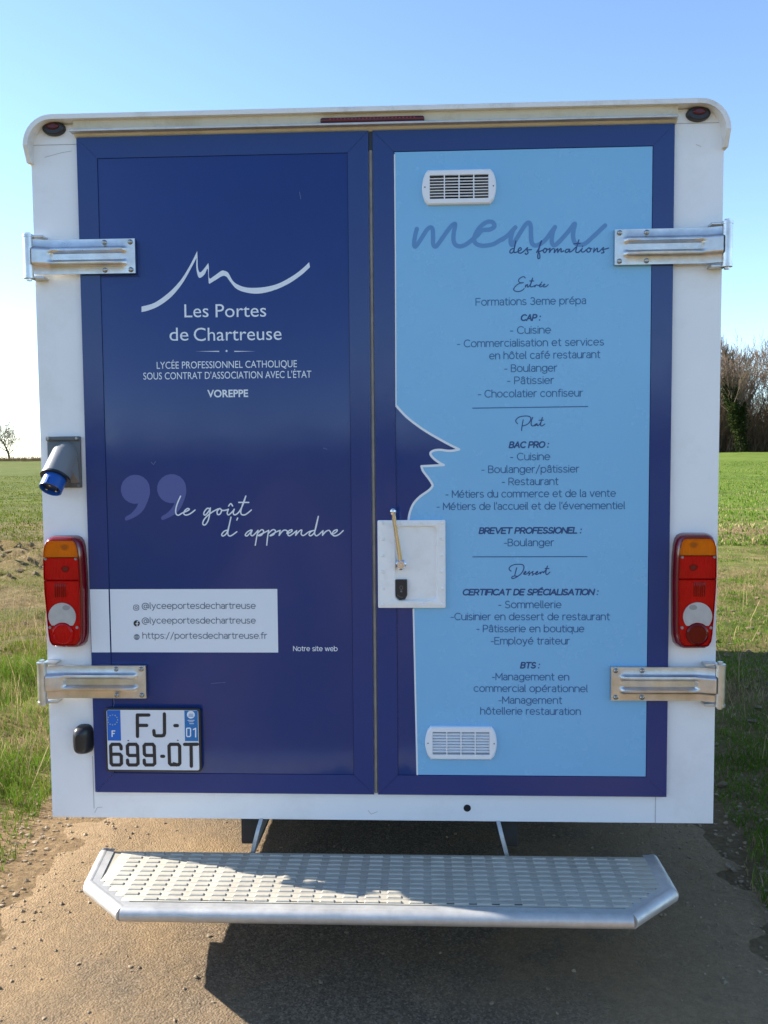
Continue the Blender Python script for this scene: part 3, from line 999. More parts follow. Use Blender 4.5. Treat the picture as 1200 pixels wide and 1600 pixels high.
script(b, (335, 795), 5.714, [
    [(125, 188), (88, 200), (65, 230), (80, 242), (115, 205), (148, 75)], [(148, 75), (130, 160), (120, 225), (145, 242), (200, 205)], [(208, 82), (200, 100)],
    [(328, 188), (297, 205), (275, 233), (295, 240), (337, 192)], [(337, 192), (325, 230), (345, 238), (390, 192)], [(390, 192), (378, 250), (365, 325)], [(385, 220), (420, 187), (440, 200), (420, 235), (392, 238), (440, 215), (485, 192)],
    [(485, 192), (475, 250), (467, 325)], [(480, 222), (520, 187), (545, 197), (528, 230), (497, 240), (545, 210), (587, 192)], [(587, 192), (578, 238)], [(578, 238), (602, 205), (625, 190), (650, 198), (650, 222), (690, 202), (690, 187), (665, 197), (655, 225), (675, 240), (735, 195)],
    [(735, 195), (725, 237)], [(725, 237), (757, 200), (780, 190), (775, 225), (797, 238), (845, 205), (895, 192)], [(895, 192), (865, 202), (845, 228), (862, 240), (897, 200), (928, 68)], [(928, 68), (905, 160), (895, 220), (917, 240), (970, 195)], [(970, 195), (965, 237)], [(965, 237), (992, 205), (1020, 192), (1035, 205), (1050, 228), (1090, 205), (1095, 187), (1067, 197), (1052, 225), (1072, 242), (1110, 230), (1150, 195)]], 2.0, YS)
obj('slogan_line', b, M_vwhite, DL)
M_crease = mat('vinyl_crease', (0.10, 0.13, 0.26), 0.3)
for q in ([(177.5, 1089), (178.5, 1099), (177, 1105)], [(236, 722), (240, 726), (243, 721)], [(468, 300), (470, 311)], [(330, 1068), (352, 1066)], [(505, 700), (511, 702)]):
    obj('crease', rib(MB(), q, 0.9, YLL - 0.0002), M_crease, DL)
# white contact block, wrapped over the frame and the panel
xL = -0.9025 + 0.002
zt_, zb_ = at(300, 920.5, YD)[1], at(300, 1019.5, YD)[1]
xi = -0.9025 + FRW
xe = at(434, 969, YP)[0]
b = MB()
b.flat([(xL, zb_), (xi - 0.0016, zb_), (xi - 0.0016, zt_), (xL, zt_)], YD - 0.0006)
b.flat([(xi + 0.0022, zb_), (xe, zb_), (xe, zt_), (xi + 0.0022, zt_)], YLL)
obj('contact_block', b, M_vwhite, DL, 'white contact block')
YC = YLL - 0.0004
for t_, xr2, bs in (('@lyceeportesdechartreuse', 399.6, 951.5), ('@lyceeportesdechartreuse', 399.8, 974.5), ('https://portesdechartreuse.fr', 417.6, 998.2)):
    obj('contact_line', mono(MB(), t_, 221.4 if t_[0] == '@' else 222.6, xr2, bs, 10.5, 1.2, YC), M_grey, DL)
b = MB()
# photo sharing, social and web symbols
cx, cz = 212.8, 949.4
sq = [(cx + dx * 4 + 0.0, cz + dy * 4) for dx, dy in ((-0.6, -1), (0.6, -1), (1, -0.6), (1, 0.6), (0.6, 1), (-0.6, 1), (-1, 0.6), (-1, -0.6), (-0.6, -1))]
rib(b, sq, 1.1, YC)
rib(b, [(cx + 1.9 * math.cos(a), cz + 1.9 * math.sin(a)) for a in [2 * math.pi * i / 14 for i in range(15)]], 1.0, YC - 0.0001)
obj('photo_symbol', b, M_grey, DL)
b = MB()
cx, cz = 213.6, 995.4
for pts in ([(cx + 4.2 * math.cos(a), cz + 4.2 * math.sin(a)) for a in [2 * math.pi * i / 18 for i in range(19)]], [(cx + 2 * math.cos(a), cz + 4.2 * math.sin(a)) for a in [2 * math.pi * i / 18 for i in range(19)]], [(cx - 4, cz), (cx + 4, cz)], [(cx, cz - 4), (cx, cz + 4)], [(cx - 3.4, cz - 2.2), (cx + 3.4, cz - 2.2)], [(cx - 3.4, cz + 2.2), (cx + 3.4, cz + 2.2)]):
    rib(b, pts, 0.8, YC)
obj('globe_symbol', b, M_grey, DL)
b = MB()
cx, cz = 213.6, 974.0
b.flat([at(cx + 5 * math.cos(a), cz + 5 * math.sin(a), YC) for a in [2 * math.pi * i / 20 for i in range(20)]], YC)
sy = obj('round_symbol', b, M_blackink, DL)
b = MB()
rib(b, [(216, 970.6), (214.4, 971.4), (214.2, 973.5), (214.2, 978.3)], 1.3, YC - 0.0003)
rib(b, [(212.3, 974.4), (216, 974.4)], 1.2, YC - 0.0004)
obj('symbol_letter', b, M_vwhite, DL)
obj('caption_line', mono(MB(), 'Notre site web', 458, 527.5, 1017.5, 8.4, 1.0, YLL), M_vwhite, DL)

# ------------------------------------------------------------------ hinges
def hinge(side, zc):
    """strap hinge; local x runs from the barrel (0) to the end of the strap (0.325)"""
    xo = side * 1.051

    def X(u):
        return xo - side * u
    yf = -0.024
    # height profile of the pressed plate: u along, v across
    us = [0.0155, 0.022, 0.030, 0.055, 0.066, 0.072, 0.10, 0.14, 0.18, 0.24, 0.285, 0.292, 0.297, 0.303, 0.326]
    H = 0.052
    vs_ = [-1, -0.62, -0.53, -0.47, -0.40, -0.33, -0.26, -0.17, -0.12, 0.12, 0.17, 0.26, 0.33, 0.40, 0.47, 0.53, 0.62, 1]

    def depth(u, v):
        d = 0.004
        if u < 0.07:
            d += 0.015 * (1 - ss(0.012, 0.07, u))
        a = abs(v)
        rb = ss(0.20, 0.30, a) * (1 - ss(0.45, 0.56, a))
        if u < 0.070 and a < 0.5:
            rb = 1 - ss(0.44, 0.58, a)
        e = 1 - ss(0.286, 0.300, u)
        return yf - d - 0.0125 * rb * e
    V, Fc = [], []
    for u in us:
        for v in vs_:
            V.append((X(u), depth(u, v), zc + v * H))
    n = len(vs_)
    for i in range(len(us) - 1):
        for j in range(n - 1):
            q = [i * n + j, i * n + j + 1, (i + 1) * n + j + 1, (i + 1) * n + j]
            Fc.append(q if side < 0 else q[::-1])
    b = MB()
    b.add(V, Fc, 0, True)
    # edge thickness
    rim_ = [i * n for i in range(len(us))] + [(len(us) - 1) * n + j for j in range(1, n)] + [i * n + n - 1 for i in range(len(us) - 2, -1, -1)]
    ev = [V[i] for i in rim_] + [(V[i][0], -0.0145 if V[i][0] * side < 0.90 else V[i][1] + 0.004, V[i][2]) for i in rim_]
    m = len(rim_)
    b.add(ev, [([i, i + 1, m + i + 1, m + i] if side > 0 else [i, m + i, m + i + 1, i + 1]) for i in range(m - 1)])
    h = obj('hinge', b, M_steel, truck, sharp=50)
    b = MB()
    yb = -0.040
    b.tube([(xo, yb, zc - 0.058), (xo, yb, zc + 0.058)], 0.0150, 18)
    for s in (-1, 1):
        b.tube([(xo, yb, zc + s * 0.058), (xo, yb, zc + s * 0.066)], 0.0165, 18)
        b.tube([(xo, yb, zc + s * 0.066), (xo, yb, zc + s * 0.073)], 0.0085, 6, smooth=False)
        bx0, bx1 = sorted((xo - side * 0.002, xo - side * 0.045))
        b.box(bx0, bx1, -0.040, 0.0, zc + s * 0.062 - 0.004, zc + s * 0.062 + 0.003, 0.001)
    obj('hinge_barrel', b, M_steel, h)
    for u, v in ((0.312, 0.8), (0.312, -0.8), (0.232, 0.8), (0.232, -0.8)):
        b = MB()
        cx_, cz_ = X(u), zc + v * H
        rings = [[(cx_ + r_ * math.cos(a), y, cz_ + r_ * math.sin(a)) for a in [2 * math.pi * i / 14 for i in range(14)]] for r_, y in ((0.0078, yf - 0.004), (0.0078, yf - 0.006), (0.006, yf - 0.009), (0.003, yf - 0.0105))]
        b.loft(rings)
        obj('rivet', b, M_rivet, h)


for sd_, zc in ((-1, CZ + 0.616), (1, CZ + 0.616), (-1, CZ - 0.705), (1, CZ - 0.706)):
    hinge(sd_, zc)

# ------------------------------------------------------------------ vents
def vent(x0, x1, z0, z1, dark):
    Y = YM - 0.001
    cz = (z0 + z1) / 2
    h = (z1 - z0) / 2
    bul = 0.014

    def outline(ins, n=10):
        p = []
        xa, xb, hh = x0 + bul + ins, x1 - bul - ins, h - ins
        for i in range(n + 1):
            t = -1 + 2 * i / n
            p.append((xb + bul * (1 - t * t) - (0.004 if abs(t) == 1 else 0), cz + t * hh))
        for i in range(n + 1):
            t = 1 - 2 * i / n
            p.append((xa - bul * (1 - t * t) + (0.004 if abs(t) == 1 else 0), cz + t * hh))
        return p
    gx0, gx1, gz0, gz1 = x0 + 0.024, x1 - 0.024, z0 + 0.0165, z1 - 0.0165
    b = MB()
    n_ = 22

    def inner(y):
        o = outline(0)
        q = []
        for px_, pz_ in o:
            q.append((min(gx1, max(gx0, px_)), y, min(gz1, max(gz0, pz_))))
        return q
    o0 = [(p[0], Y + 0.001, p[1]) for p in outline(0)]
    o1 = [(p[0], Y - 0.008, p[1]) for p in outline(0.0008)]
    o2 = [(p[0], Y - 0.0115, p[1]) for p in outline(0.004)]
    b.loft([o0, o1, o2, inner(Y - 0.0115), inner(Y + 0.0)], cap1=False, smooth=False)
    fr = obj('air_vent', b, M_vent, truck)
    b = MB()
    b.box(gx0 + 0.0002, gx1 - 0.0002, Y - 0.0012, Y - 0.0004, gz0 + 0.0002, gz1 - 0.0002)
    obj('vent_opening', b, M_dark if dark else mat('grey_mesh', (0.33, 0.38, 0.44), 0.5), fr)
    b = MB()
    ns = 8
    pz = (gz1 - gz0) / ns
    for i in range(ns + 1):
        z = gz0 + pz * i
        hh = 0.0023 if dark else 0.0030
        if i in (0, ns):
            continue
        M = Matrix.Translation((0, Y - 0.0065, z)) @ Matrix.Rotation(R(30 if dark else 38), 4, 'X')
        b.box(gx0 + 0.0003, gx1 - 0.0003, -0.0032, 0.0032, -0.0012, 0.0012 if dark else 0.0016, M=M)
    for i in range(1, 4):
        x = gx0 + (gx1 - gx0) * i / 4
        b.box(x - 0.0018, x + 0.0018, Y - 0.0113, Y - 0.006, gz0, gz1)
    obj('louvre', b, M_vent, fr)
    for x in (x0 + 0.0095, x1 - 0.0095):
        b = MB()
        b.tube([(x, Y - 0.0110, cz), (x, Y - 0.0124, cz)], 0.0022, 10)
        obj('screw', b, M_grey, fr)


a = at(659, 294, -0.016)[0], at(775.5, 290, -0.016)[0], at(717, 320, -0.016)[1], at(717, 265.5, -0.016)[1]
vent(a[0], a[1], a[2], a[3], True)
a = at(664, 1160, -0.016)[0], at(776.5, 1160, -0.016)[0], at(720, 1186, -0.016)[1], at(720, 1134.5, -0.016)[1]
vent(a[0], a[1], a[2], a[3], False)

# ------------------------------------------------------------------ lock plate with recess and handle
lx0, lx1 = at(590, 880, YD)[0] + 0.001, at(696, 880, YD - 0.004)[0]
lz0, lz1 = at(643, 949, YD)[1], at(643, 812.5, YD)[1]


def rrect(x0, x1, z0, z1, r, n=5):
    p = []
    for cx_, cz_, a0 in ((x1 - r, z0 + r, -90), (x1 - r, z1 - r, 0), (x0 + r, z1 - r, 90), (x0 + r, z0 + r, 180)):
        for i in range(n + 1):
            t = R(a0 + 90 * i / n)
            p.append((cx_ + r * math.cos(t), cz_ + r * math.sin(t)))
    return p


ix0, ix1 = at(617, 880, YD)[0], at(684, 880, YD)[0]
iz0, iz1 = at(643, 939, YD)[1], at(643, 821, YD)[1]
Yk = YD - 0.0085
b = MB()
b.loft([[(p[0], y, p[1]) for p in rrect(*q)] for y, q in (
    (YD + 0.0005, (lx0, lx1, lz0, lz1, 0.004)), (Yk, (lx0, lx1, lz0, lz1, 0.004)), (Yk - 0.0006, (lx0 + 0.001, lx1 - 0.001, lz0 + 0.001, lz1 - 0.001, 0.004)),
    (Yk - 0.0006, (ix0, ix1, iz0, iz1, 0.016)), (Yk + 0.0010, (ix0 + 0.0015, ix1 - 0.0015, iz0 + 0.0015, iz1 - 0.0015, 0.016)),
    (YD - 0.0012, (ix0 + 0.0055, ix1 - 0.0055, iz0 + 0.0055, iz1 - 0.0055, 0.014)))], 0, True, False, True)
lockp = obj('lock_plate', b, M_lock, truck, 'white riveted lock plate')
for px, py in [(597.5, 817), (627, 816.5), (659, 816.5), (691, 817), (597.5, 842), (691, 842), (597.5, 868), (691, 868), (597.5, 893.5), (691, 893.5), (598, 919.5), (691.5, 919.5), (598, 945), (660, 945), (691.5, 945)]:
    cx, cz = at(px, py, Yk)
    b = MB()
    b.loft([[(cx + r_ * math.cos(t), y, cz + r_ * math.sin(t)) for t in [2 * math.pi * i / 12 for i in range(12)]] for r_, y in ((0.0058, Yk - 0.0004), (0.0052, Yk - 0.0028), (0.002, Yk - 0.004))])
    obj('rivet', b, M_lock, lockp)
hx, hz = at(626.5, 882, -0.03)
tx_, tz_ = at(614, 799, -0.05)
b = MB()
b.tube([(hx, -0.012, hz), (hx, -0.036, hz)], [0.0165, 0.0165], 20)
b.tube([(hx, -0.036, hz), (hx, -0.041, hz)], [0.0165, 0.012], 20)
b.tube([(hx, -0.041, hz), (hx, -0.044, hz)], [0.006, 0.005], 6)
n_ = 7
b.tube([(hx + (tx_ - hx) * t, -0.028 - 0.022 * t, hz + (tz_ - hz) * t) for t in [i / n_ for i in range(n_ + 1)]], [0.0088, 0.0088, 0.0085, 0.008, 0.0075, 0.007, 0.0068, 0.0068], 14)
b.loft([[(tx_ + r_ * math.cos(t), -0.05 + r_ * math.sin(t), tz_ + dz) for t in [2 * math.pi * i / 16 for i in range(16)]] for r_, dz in ((0.004, -0.011), (0.0085, -0.007), (0.0108, 0.0), (0.0085, 0.007), (0.003, 0.0105))], cap0=True)
obj('door_handle', b, M_chrome, lockp)
b = MB()
kx, kz = at(627, 921, -0.022)
o = [(-0.0175, 0.031), (0.0175, 0.031), (0.0185, 0.027), (0.0185, -0.018), (0.012, -0.031), (-0.006, -0.034), (-0.0175, -0.022), (-0.019, 0.0), (-0.0185, 0.027)]
o = o[::-1]
b.loft([[(kx + p[0] * s, y, kz + p[1] * s) for p in o] for s, y in ((1.0, -0.012), (1.0, -0.022), (0.9, -0.026))], smooth=True)
lt = obj('latch', b, M_black, lockp)
b = MB()
b.ribbon([(kx + 0.0045 * math.cos(t), kz + 0.006 + 0.006 * math.sin(t)) for t in [2 * math.pi * i / 14 for i in range(15)]], 0.0012, -0.0263)
b.box(kx - 0.003, kx + 0.003, -0.0266, -0.0255, kz - 0.008, kz - 0.003)
b.ribbon([(kx - 0.012, kz - 0.016), (kx - 0.004, kz - 0.023), (kx + 0.004, kz - 0.024)], 0.0012, -0.0263)
obj('keyhole', b, mat('latch_grey', (0.16, 0.16, 0.15), 0.4), lockp)

# ------------------------------------------------------------------ tail lights
def tail_light(side):
    xc = side * 0.977
    zt_, zb2 = CZ - 0.2425, CZ - 0.597
    hgt = zt_ - zb2

    def outline(t_in, scale=1.0):
        """half widths along the height; outer edge bulges at the top, tapers below"""
        p = []
        prof_ = [(0.0, 0.030, 0.030), (0.006, 0.040, 0.040), (0.02, 0.050, 0.049), (0.05, 0.058, 0.056), (0.10, 0.0625, 0.060), (0.2, 0.0645, 0.063), (0.35, 0.065, 0.0645), (0.5, 0.063, 0.0645), (0.65, 0.0595, 0.0635), (0.8, 0.056, 0.063), (0.88, 0.054, 0.062), (0.95, 0.050, 0.057), (0.985, 0.042, 0.047), (1.0, 0.031, 0.033)]
        lft = [(-q[1] * 1.02, q[0]) for q in prof_]
        rgt = [(q[2] * 1.02, q[0]) for q in prof_]
        loop = lft + rgt[::-1]
        for u, v in loop:
            u2 = u * (1 - t_in / 0.064)
            v2 = 0.5 + (v - 0.5) * (1 - t_in / (hgt / 2))
            x = -side * u2 * -1
            x = xc - side * (-u2) if False else xc + (u2 if side < 0 else -u2)
            p.append((x, zt_ - v2 * hgt))
        return p
    b = MB()
    Yf = -0.0400
    rings = [[(p[0], y, p[1]) for p in outline(t)] for t, y in ((-0.001, 0.0), (0.0, -0.012), (0.002, -0.024), (0.005, -0.0330), (0.0092, -0.0380), (0.0100, -0.0385))]
    if side > 0:
        rings = [r[::-1] for r in rings]
    b.loft(rings)
    tl = obj('tail_light', b, M_red2, truck)
    inner = outline(0.0102)
    xs_ = [p[0] for p in inner]
    zi0, zi1 = min(p[1] for p in inner), max(p[1] for p in inner)

    def clip(za, zb_):
        """piece of the inner outline between two heights"""
        n = len(inner)
        lf = inner[:n // 2]
        rg = inner[n // 2:][::-1]

        def xa(side_pts, z):
            for (xA, zA), (xB, zB) in zip(side_pts[:-1], side_pts[1:]):
                if zB <= z <= zA:
                    t = (z - zA) / (zB - zA) if zB != zA else 0
                    return xA + (xB - xA) * t
            return side_pts[0][0] if z > side_pts[0][1] else side_pts[-1][0]
        zz = [za] + [p[1] for p in lf if zb_ < p[1] < za] + [zb_]
        return [(xa(lf, z), z) for z in zz] + [(xa(rg, z), z) for z in zz[::-1]]

    def slab(nm, pts, y, m_, ins=0.0):
        b = MB()
        ar = sum(pts[i - 1][0] * pts[i][1] - pts[i][0] * pts[i - 1][1] for i in range(len(pts)))
        if ar < 0:
            pts = pts[::-1]
        cx_ = sum(p[0] for p in pts) / len(pts)
        cz_ = sum(p[1] for p in pts) / len(pts)
        rings = [[(cx_ + (p[0] - cx_) * s, yy, cz_ + (p[1] - cz_) * s) for p in pts] for s, yy in ((1, -0.0495), (1, y + 0.002), (0.97, y))]
        b.loft(rings)
        return obj(nm, b, m_, tl)

    def Z(py, px=105):
        return at(px, py, Yf)[1]
    zs1 = Z(871)
    slab('amber_lens', clip(zi1 - 0.004, zs1 + 0.0006), -0.0445, M_amber)
    slab('red_lens', clip(zs1 - 0.0006, Z(906)), -0.0440, M_red)
    slab('ribbed_lens', clip(Z(906) - 0.0008, zi0 + 0.003), -0.0432, M_red)
    xcf = xc + (-0.002 if side < 0 else 0.002)
    zcc = Z(963)
    rr = 0.0435
    circ = [(xcf + rr * math.cos(t), zcc + rr * math.sin(t)) for t in [2 * math.pi * i / 36 for i in range(36)]]
    z2 = Z(990)
    r2 = 0.0345
    cut = [p for p in circ if (p[0] - xcf) ** 2 + (p[1] - z2) ** 2 > (r2 + 0.002) ** 2 and p[1] > z2]
    # crescent: reversing lens above the round fog lens
    cut.sort(key=lambda p: math.atan2(p[1] - zcc, p[0] - xcf) if math.atan2(p[1] - zcc, p[0] - xcf) > -math.pi / 2 else math.atan2(p[1] - zcc, p[0] - xcf) + 2 * math.pi)
    a_end = cut[-1]
    t0 = math.atan2(cut[0][1] - z2, cut[0][0] - xcf)
    t1 = math.atan2(cut[-1][1] - z2, cut[-1][0] - xcf)
    arc = [(xcf + (r2 + 0.002) * math.cos(t1 + (t0 - t1) * i / 12), z2 + (r2 + 0.002) * math.sin(t1 + (t0 - t1) * i / 12)) for i in range(1, 12)]
    cre = cut + arc
    b = MB()
    b.flat(cre, -0.0468)
    b.loft([[(p[0], -0.0425, p[1]) for p in cre], [(p[0], -0.0468, p[1]) for p in cre]], cap1=False, smooth=False)
    rv = obj('reversing_lens', b, M_clear, tl)
    b = MB()
    dome = [[(xcf + r2 * s * math.cos(t), y, z2 + r2 * s * math.sin(t)) for t in [2 * math.pi * i / 32 for i in range(32)]] for s, y in ((1, -0.0420), (0.98, -0.0475), (0.8, -0.0505), (0.76, -0.0488), (0.5, -0.0492), (0.25, -0.0498))]
    b.loft(dome)
    obj('fog_lens', b, M_red if side < 0 else M_fog, tl)
    # bulbs seen as dark blots through the lenses
    bx = xc + (0.012 if side < 0 else -0.012)
    for zz, ms, yy in ((Z(855), (M_bulbA1, M_bulbA), -0.0448), (Z(889), (M_bulb1, M_bulb), -0.0443)):
        b = MB()
        for k, r_ in enumerate((0.013, 0.008)):
            b.flat([(bx + r_ * (1 + 0.12 * math.sin(3 * t)) * math.cos(t), zz + 0.8 * r_ * math.sin(t)) for t in [2 * math.pi * i / 18 for i in range(18)]], yy - 0.0002 * k, k)
        obj('bulb', b, ms, tl)
    b = MB()
    b.flat([(bx + 0.012 * math.cos(t), Z(949) + 0.008 * math.sin(t)) for t in [2 * math.pi * i / 18 for i in range(18)]], -0.0471)
    obj('bulb', b, M_bulbW, tl)
    # moulded ribs
    b = MB()
    for i in range(6):
        x = xc + (-0.022 + i * 0.0062) * (1 if side < 0 else -1)
        b.box(x - 0.0012, x + 0.0012, -0.0446, -0.0425, Z(933), Z(911), 0.0005)
    obj('lens_rib', b, M_fog, tl)
    for px_, zz in ((-0.050, zs1 - 0.004), (0.046, zs1 - 0.004), (-0.043, Z(980)), (0.044, Z(980))):
        x = xc + (px_ if side < 0 else -px_)
        b = MB()
        b.tube([(x, -0.0380, zz), (x, -0.0458, zz)], 0.0046, 12)
        b.tube([(x, -0.0458, zz), (x, -0.0468, zz)], 0.0028, 8)
        obj('screw', b, M_bulbW, tl)


tail_light(-1)
tail_light(1)

# ------------------------------------------------------------------ power inlet
px0, px1 = at(76, 720)[0], at(128, 720)[0]
pz0, pz1 = at(103, 762)[1], at(103, 682)[1]
b = MB()
b.box(px0, px1, -0.010, 0.0, pz0, pz1, 0.003)
b.box(px0, px1, -0.018, -0.0105, pz1 - 0.013, pz1, 0.002)
pi_ = obj('power_inlet', b, M_grey_pl, truck, 'grey power inlet with blue plug')
b = MB()
ax, az, ay = (px0 + px1) / 2 + 0.002, pz1 - 0.016, -0.010
# hood: a cone that leans out and down from the plate
dirv = Vector((-0.13, -0.60, -0.79)).normalized()
base = Vector((ax + 0.004, 0.006, az - 0.026))
rings = []
for t, r_ in ((-0.02, 0.020), (-0.006, 0.034), (0.02, 0.041), (0.06, 0.0425), (0.098, 0.0435), (0.106, 0.0435)):
    c = base + dirv * t
    e1 = Vector((1, 0, 0))
    e1 = (e1 - dirv * e1.dot(dirv)).normalized()
    e2 = dirv.cross(e1)
    rings.append([c + (e1 * math.cos(a) + e2 * math.sin(a)) * r_ for a in [2 * math.pi * i / 28 for i in range(28)]])
b.loft(rings, cap0=True)
# flank that joins the hood to the plate
fl = [[(ax - 0.036, -0.009, az - 0.03), (ax + 0.040, -0.009, az - 0.03), (ax + 0.046, -0.009, pz0 + 0.014), (ax - 0.040, -0.009, pz0 + 0.014)],
      [(ax - 0.030, -0.03, az - 0.045), (ax + 0.032, -0.03, az - 0.045), (ax + 0.036, -0.045, pz0 + 0.055), (ax - 0.036, -0.045, pz0 + 0.055)]]
b.loft(fl, smooth=False)
hood = obj('plug_hood', b, M_hood, pi_)


def ring_tube(nm, t0, t1, r0, r1, m_, cap=True):
    b = MB()
    rr_ = []
    for t, r_ in ((t0, r0), (t1, r1)):
        c = base + dirv * t
        rr_.append([c + (e1 * math.cos(a) + e2 * math.sin(a)) * r_ for a in [2 * math.pi * i / 28 for i in range(28)]])
    b.loft(rr_, cap0=True, cap1=cap)
    return obj(nm, b, m_, pi_)


ring_tube('collar', 0.1062, 0.112, 0.0462, 0.0462, M_black)
b = MB()
rr_ = []
for t, r_ in ((0.1125, 0.0345), (0.150, 0.0348), (0.153, 0.0345), (0.153, 0.031), (0.128, 0.031)):
    c = base + dirv * t
    rr_.append([c + (e1 * math.cos(a) + e2 * math.sin(a)) * r_ for a in [2 * math.pi * i / 32 for i in range(32)]])
b.loft(rr_, cap1=False)
c0 = base + dirv * 0.13 + e2 * 0.0355
b.tube([c0, c0 + dirv * 0.024], 0.004, 8)
obj('plug_sleeve', b, M_blue_pl, pi_)
ring_tube('plug_face', 0.126, 0.140, 0.0309, 0.0309, M_blue_dk)
for a in (200, 320, 80):
    c = base + dirv * 0.139 + (e1 * math.cos(R(a)) + e2 * math.sin(R(a))) * 0.017
    b = MB()
    b.tube([c, c + dirv * 0.012], 0.0034, 10)
    obj('pin', b, M_brass, pi_)
for x, z, y in ((px0 + 0.008, pz1 - 0.0065, -0.018), (px1 - 0.008, pz1 - 0.0065, -0.018), (px1 - 0.008, pz0 + 0.008, -0.010), (px0 + 0.008, pz0 + 0.008, -0.010)):
    b = MB()
    b.tube([(x, y, z), (x, y - 0.003, z)], [0.0055, 0.004], 12)
    obj('screw', b, M_rivet, pi_)
# small rating label and logo blot on the plug
b = MB()
cpl = base + dirv * 0.131
ang = [R(t) for t in (232, 240, 248, 256)]
ang = [R(-75 + 8 * i) for i in range(4)]
v0 = [cpl - dirv * 0.010 + (e1 * math.cos(a) + e2 * math.sin(a)) * 0.0352 for a in ang]
v1 = [cpl + dirv * 0.010 + (e1 * math.cos(a) + e2 * math.sin(a)) * 0.0352 for a in ang]
b.add(v0 + v1, [[i, i + 1, 5 + i, 4 + i] for i in range(3)])
obj('rating_label', b, M_platew, pi_)

# ------------------------------------------------------------------ number plate
pc = [at(163, 1108, -0.026), at(312.5, 1105.5, -0.026), at(315, 1205.5, -0.026), at(167, 1206, -0.026)]
qx0, qx1 = (pc[0][0] + pc[3][0]) / 2, (pc[1][0] + pc[2][0]) / 2
qz1, qz0 = (pc[0][1] + pc[1][1]) / 2, (pc[2][1] + pc[3][1]) / 2
b = MB()
b.loft([[(p[0], y, p[1]) for p in rrect(*q)] for y, q in ((YD, (qx0, qx1, qz0, qz1, 0.008)), (-0.026, (qx0, qx1, qz0, qz1, 0.008)), (-0.027, (qx0 + 0.002, qx1 - 0.002, qz0 + 0.002, qz1 - 0.002, 0.007)))], smooth=False)
npl = obj('number_plate', b, M_black, truck, 'two line number plate in a black frame')
b = MB()
fx0, fx1, fz0, fz1 = qx0 + 0.006, qx1 - 0.006, qz0 + 0.006, qz1 - 0.005
YN = -0.0276
b.flat(rrect(fx0, fx1, fz0, fz1, 0.006), YN)
obj('plate_face', b, M_platew, npl)
zband = at(235, 1157.5, YN)[1]
b = MB()
b.flat([(fx0 + 0.0015, zband), (at(188.5, 1130, YN)[0], zband), (at(188.5, 1130, YN)[0], fz1 - 0.001), (fx0 + 0.0015, fz1 - 0.001)], YN - 0.0004)
obj('country_band', b, M_euro, npl)
b = MB()
xr0 = at(288.5, 1130, YN)[0]
b.flat([(xr0, zband), (fx1 - 0.0015, zband), (fx1 - 0.0015, fz1 - 0.001), (xr0, fz1 - 0.001)], YN - 0.0004)
obj('region_band', b, M_region, npl)
b = MB()
YK = YN - 0.0008
zo = (150, 1090)


def kp(pts, wpx, Y=YK):
    rib(b, zp(zo, 6.667, pts), wpx, Y)


kw = 5.3
# characters: F J - 6 9 9 - Q T
kp([(550, 182), (430, 182), (432, 405)], kw)
kp([(432, 290), (528, 290)], kw, YK - 0.0002)
kp([(712, 170), (714, 372), (706, 392), (690, 398), (625, 399), (607, 390), (602, 345)], kw)
kp([(822, 292), (848, 292)], kw)
SIX = [(262, 535), (260, 508), (244, 487), (168, 487), (152, 506), (158, 685), (173, 702), (248, 702), (265, 686), (263, 606), (248, 590), (158, 590)]
kp(SIX, kw)
for dx in (0, 174):
    NINE = [(328 + dx, 652), (330 + dx, 686), (345 + dx, 702), (420 + dx, 702), (438 + dx, 686), (432 + dx, 506), (416 + dx, 487), (342 + dx, 487), (326 + dx, 506), (330 + dx, 588), (346 + dx, 603), (434 + dx, 603)]
    kp(NINE, kw)
kp([(684, 612), (704, 612)], kw)
kp([(776, 487), (854, 487), (871, 506), (873, 684), (858, 700), (782, 700), (766, 684), (760, 506), (776, 487)], kw)
kp([(808, 684), (832, 690), (838, 708)], 3.6, YK - 0.0002)
kp([(922, 488), (1056, 486)], kw)
kp([(990, 488), (993, 715)], kw, YK - 0.0002)
for p in ((336, 448), (852, 445)):
    kp([(p[0] - 4, p[1]), (p[0] + 4, p[1])], 1.6)
obj('plate_characters', b, M_blackink, npl)
b = MB()
kp([(196, 347), (168, 347), (168, 405)], 1.9)
kp([(168, 374), (190, 374)], 1.8, YK - 0.0002)
obj('country_letter', b, M_vwhite, npl)
b = MB()
kp([(946, 320), (975, 317), (985, 326), (985, 398), (975, 406), (952, 406), (945, 398), (944, 324)], 1.9)
kp([(1015, 332), (1038, 320), (1038, 410)], 1.9)
cx, cz = at(*zp(zo, 6.667, [(988, 178)])[0], YK)
b.flat([(cx + 0.0125 * math.cos(t), cz + 0.0125 * math.sin(t)) for t in [2 * math.pi * i / 24 for i in range(24)]], YK)
for y0, x0, x1 in ((236, 955, 1025), (252, 968, 1012), (272, 975, 1018)):
    kp([(x0, y0), (x1, y0)], 0.9)
obj('band_characters', b, M_vwhite, npl)
b = MB()
for i in range(12):
    t = 2 * math.pi * i / 12
    cx, cz = at(*zp(zo, 6.667, [(173 + 52 * math.cos(t), 232 + 52 * math.sin(t))])[0], YK)
    st = []
    for k in range(10):
        r_ = 0.0024 if k % 2 == 0 else 0.0011
        st.append((cx + r_ * math.sin(2 * math.pi * k / 10), cz + r_ * math.cos(2 * math.pi * k / 10)))
    b.flat(st, YK)
obj('star_ring', b, M_star, npl)
b = MB()
cx, cz = at(*zp(zo, 6.667, [(988, 178)])[0], YK)
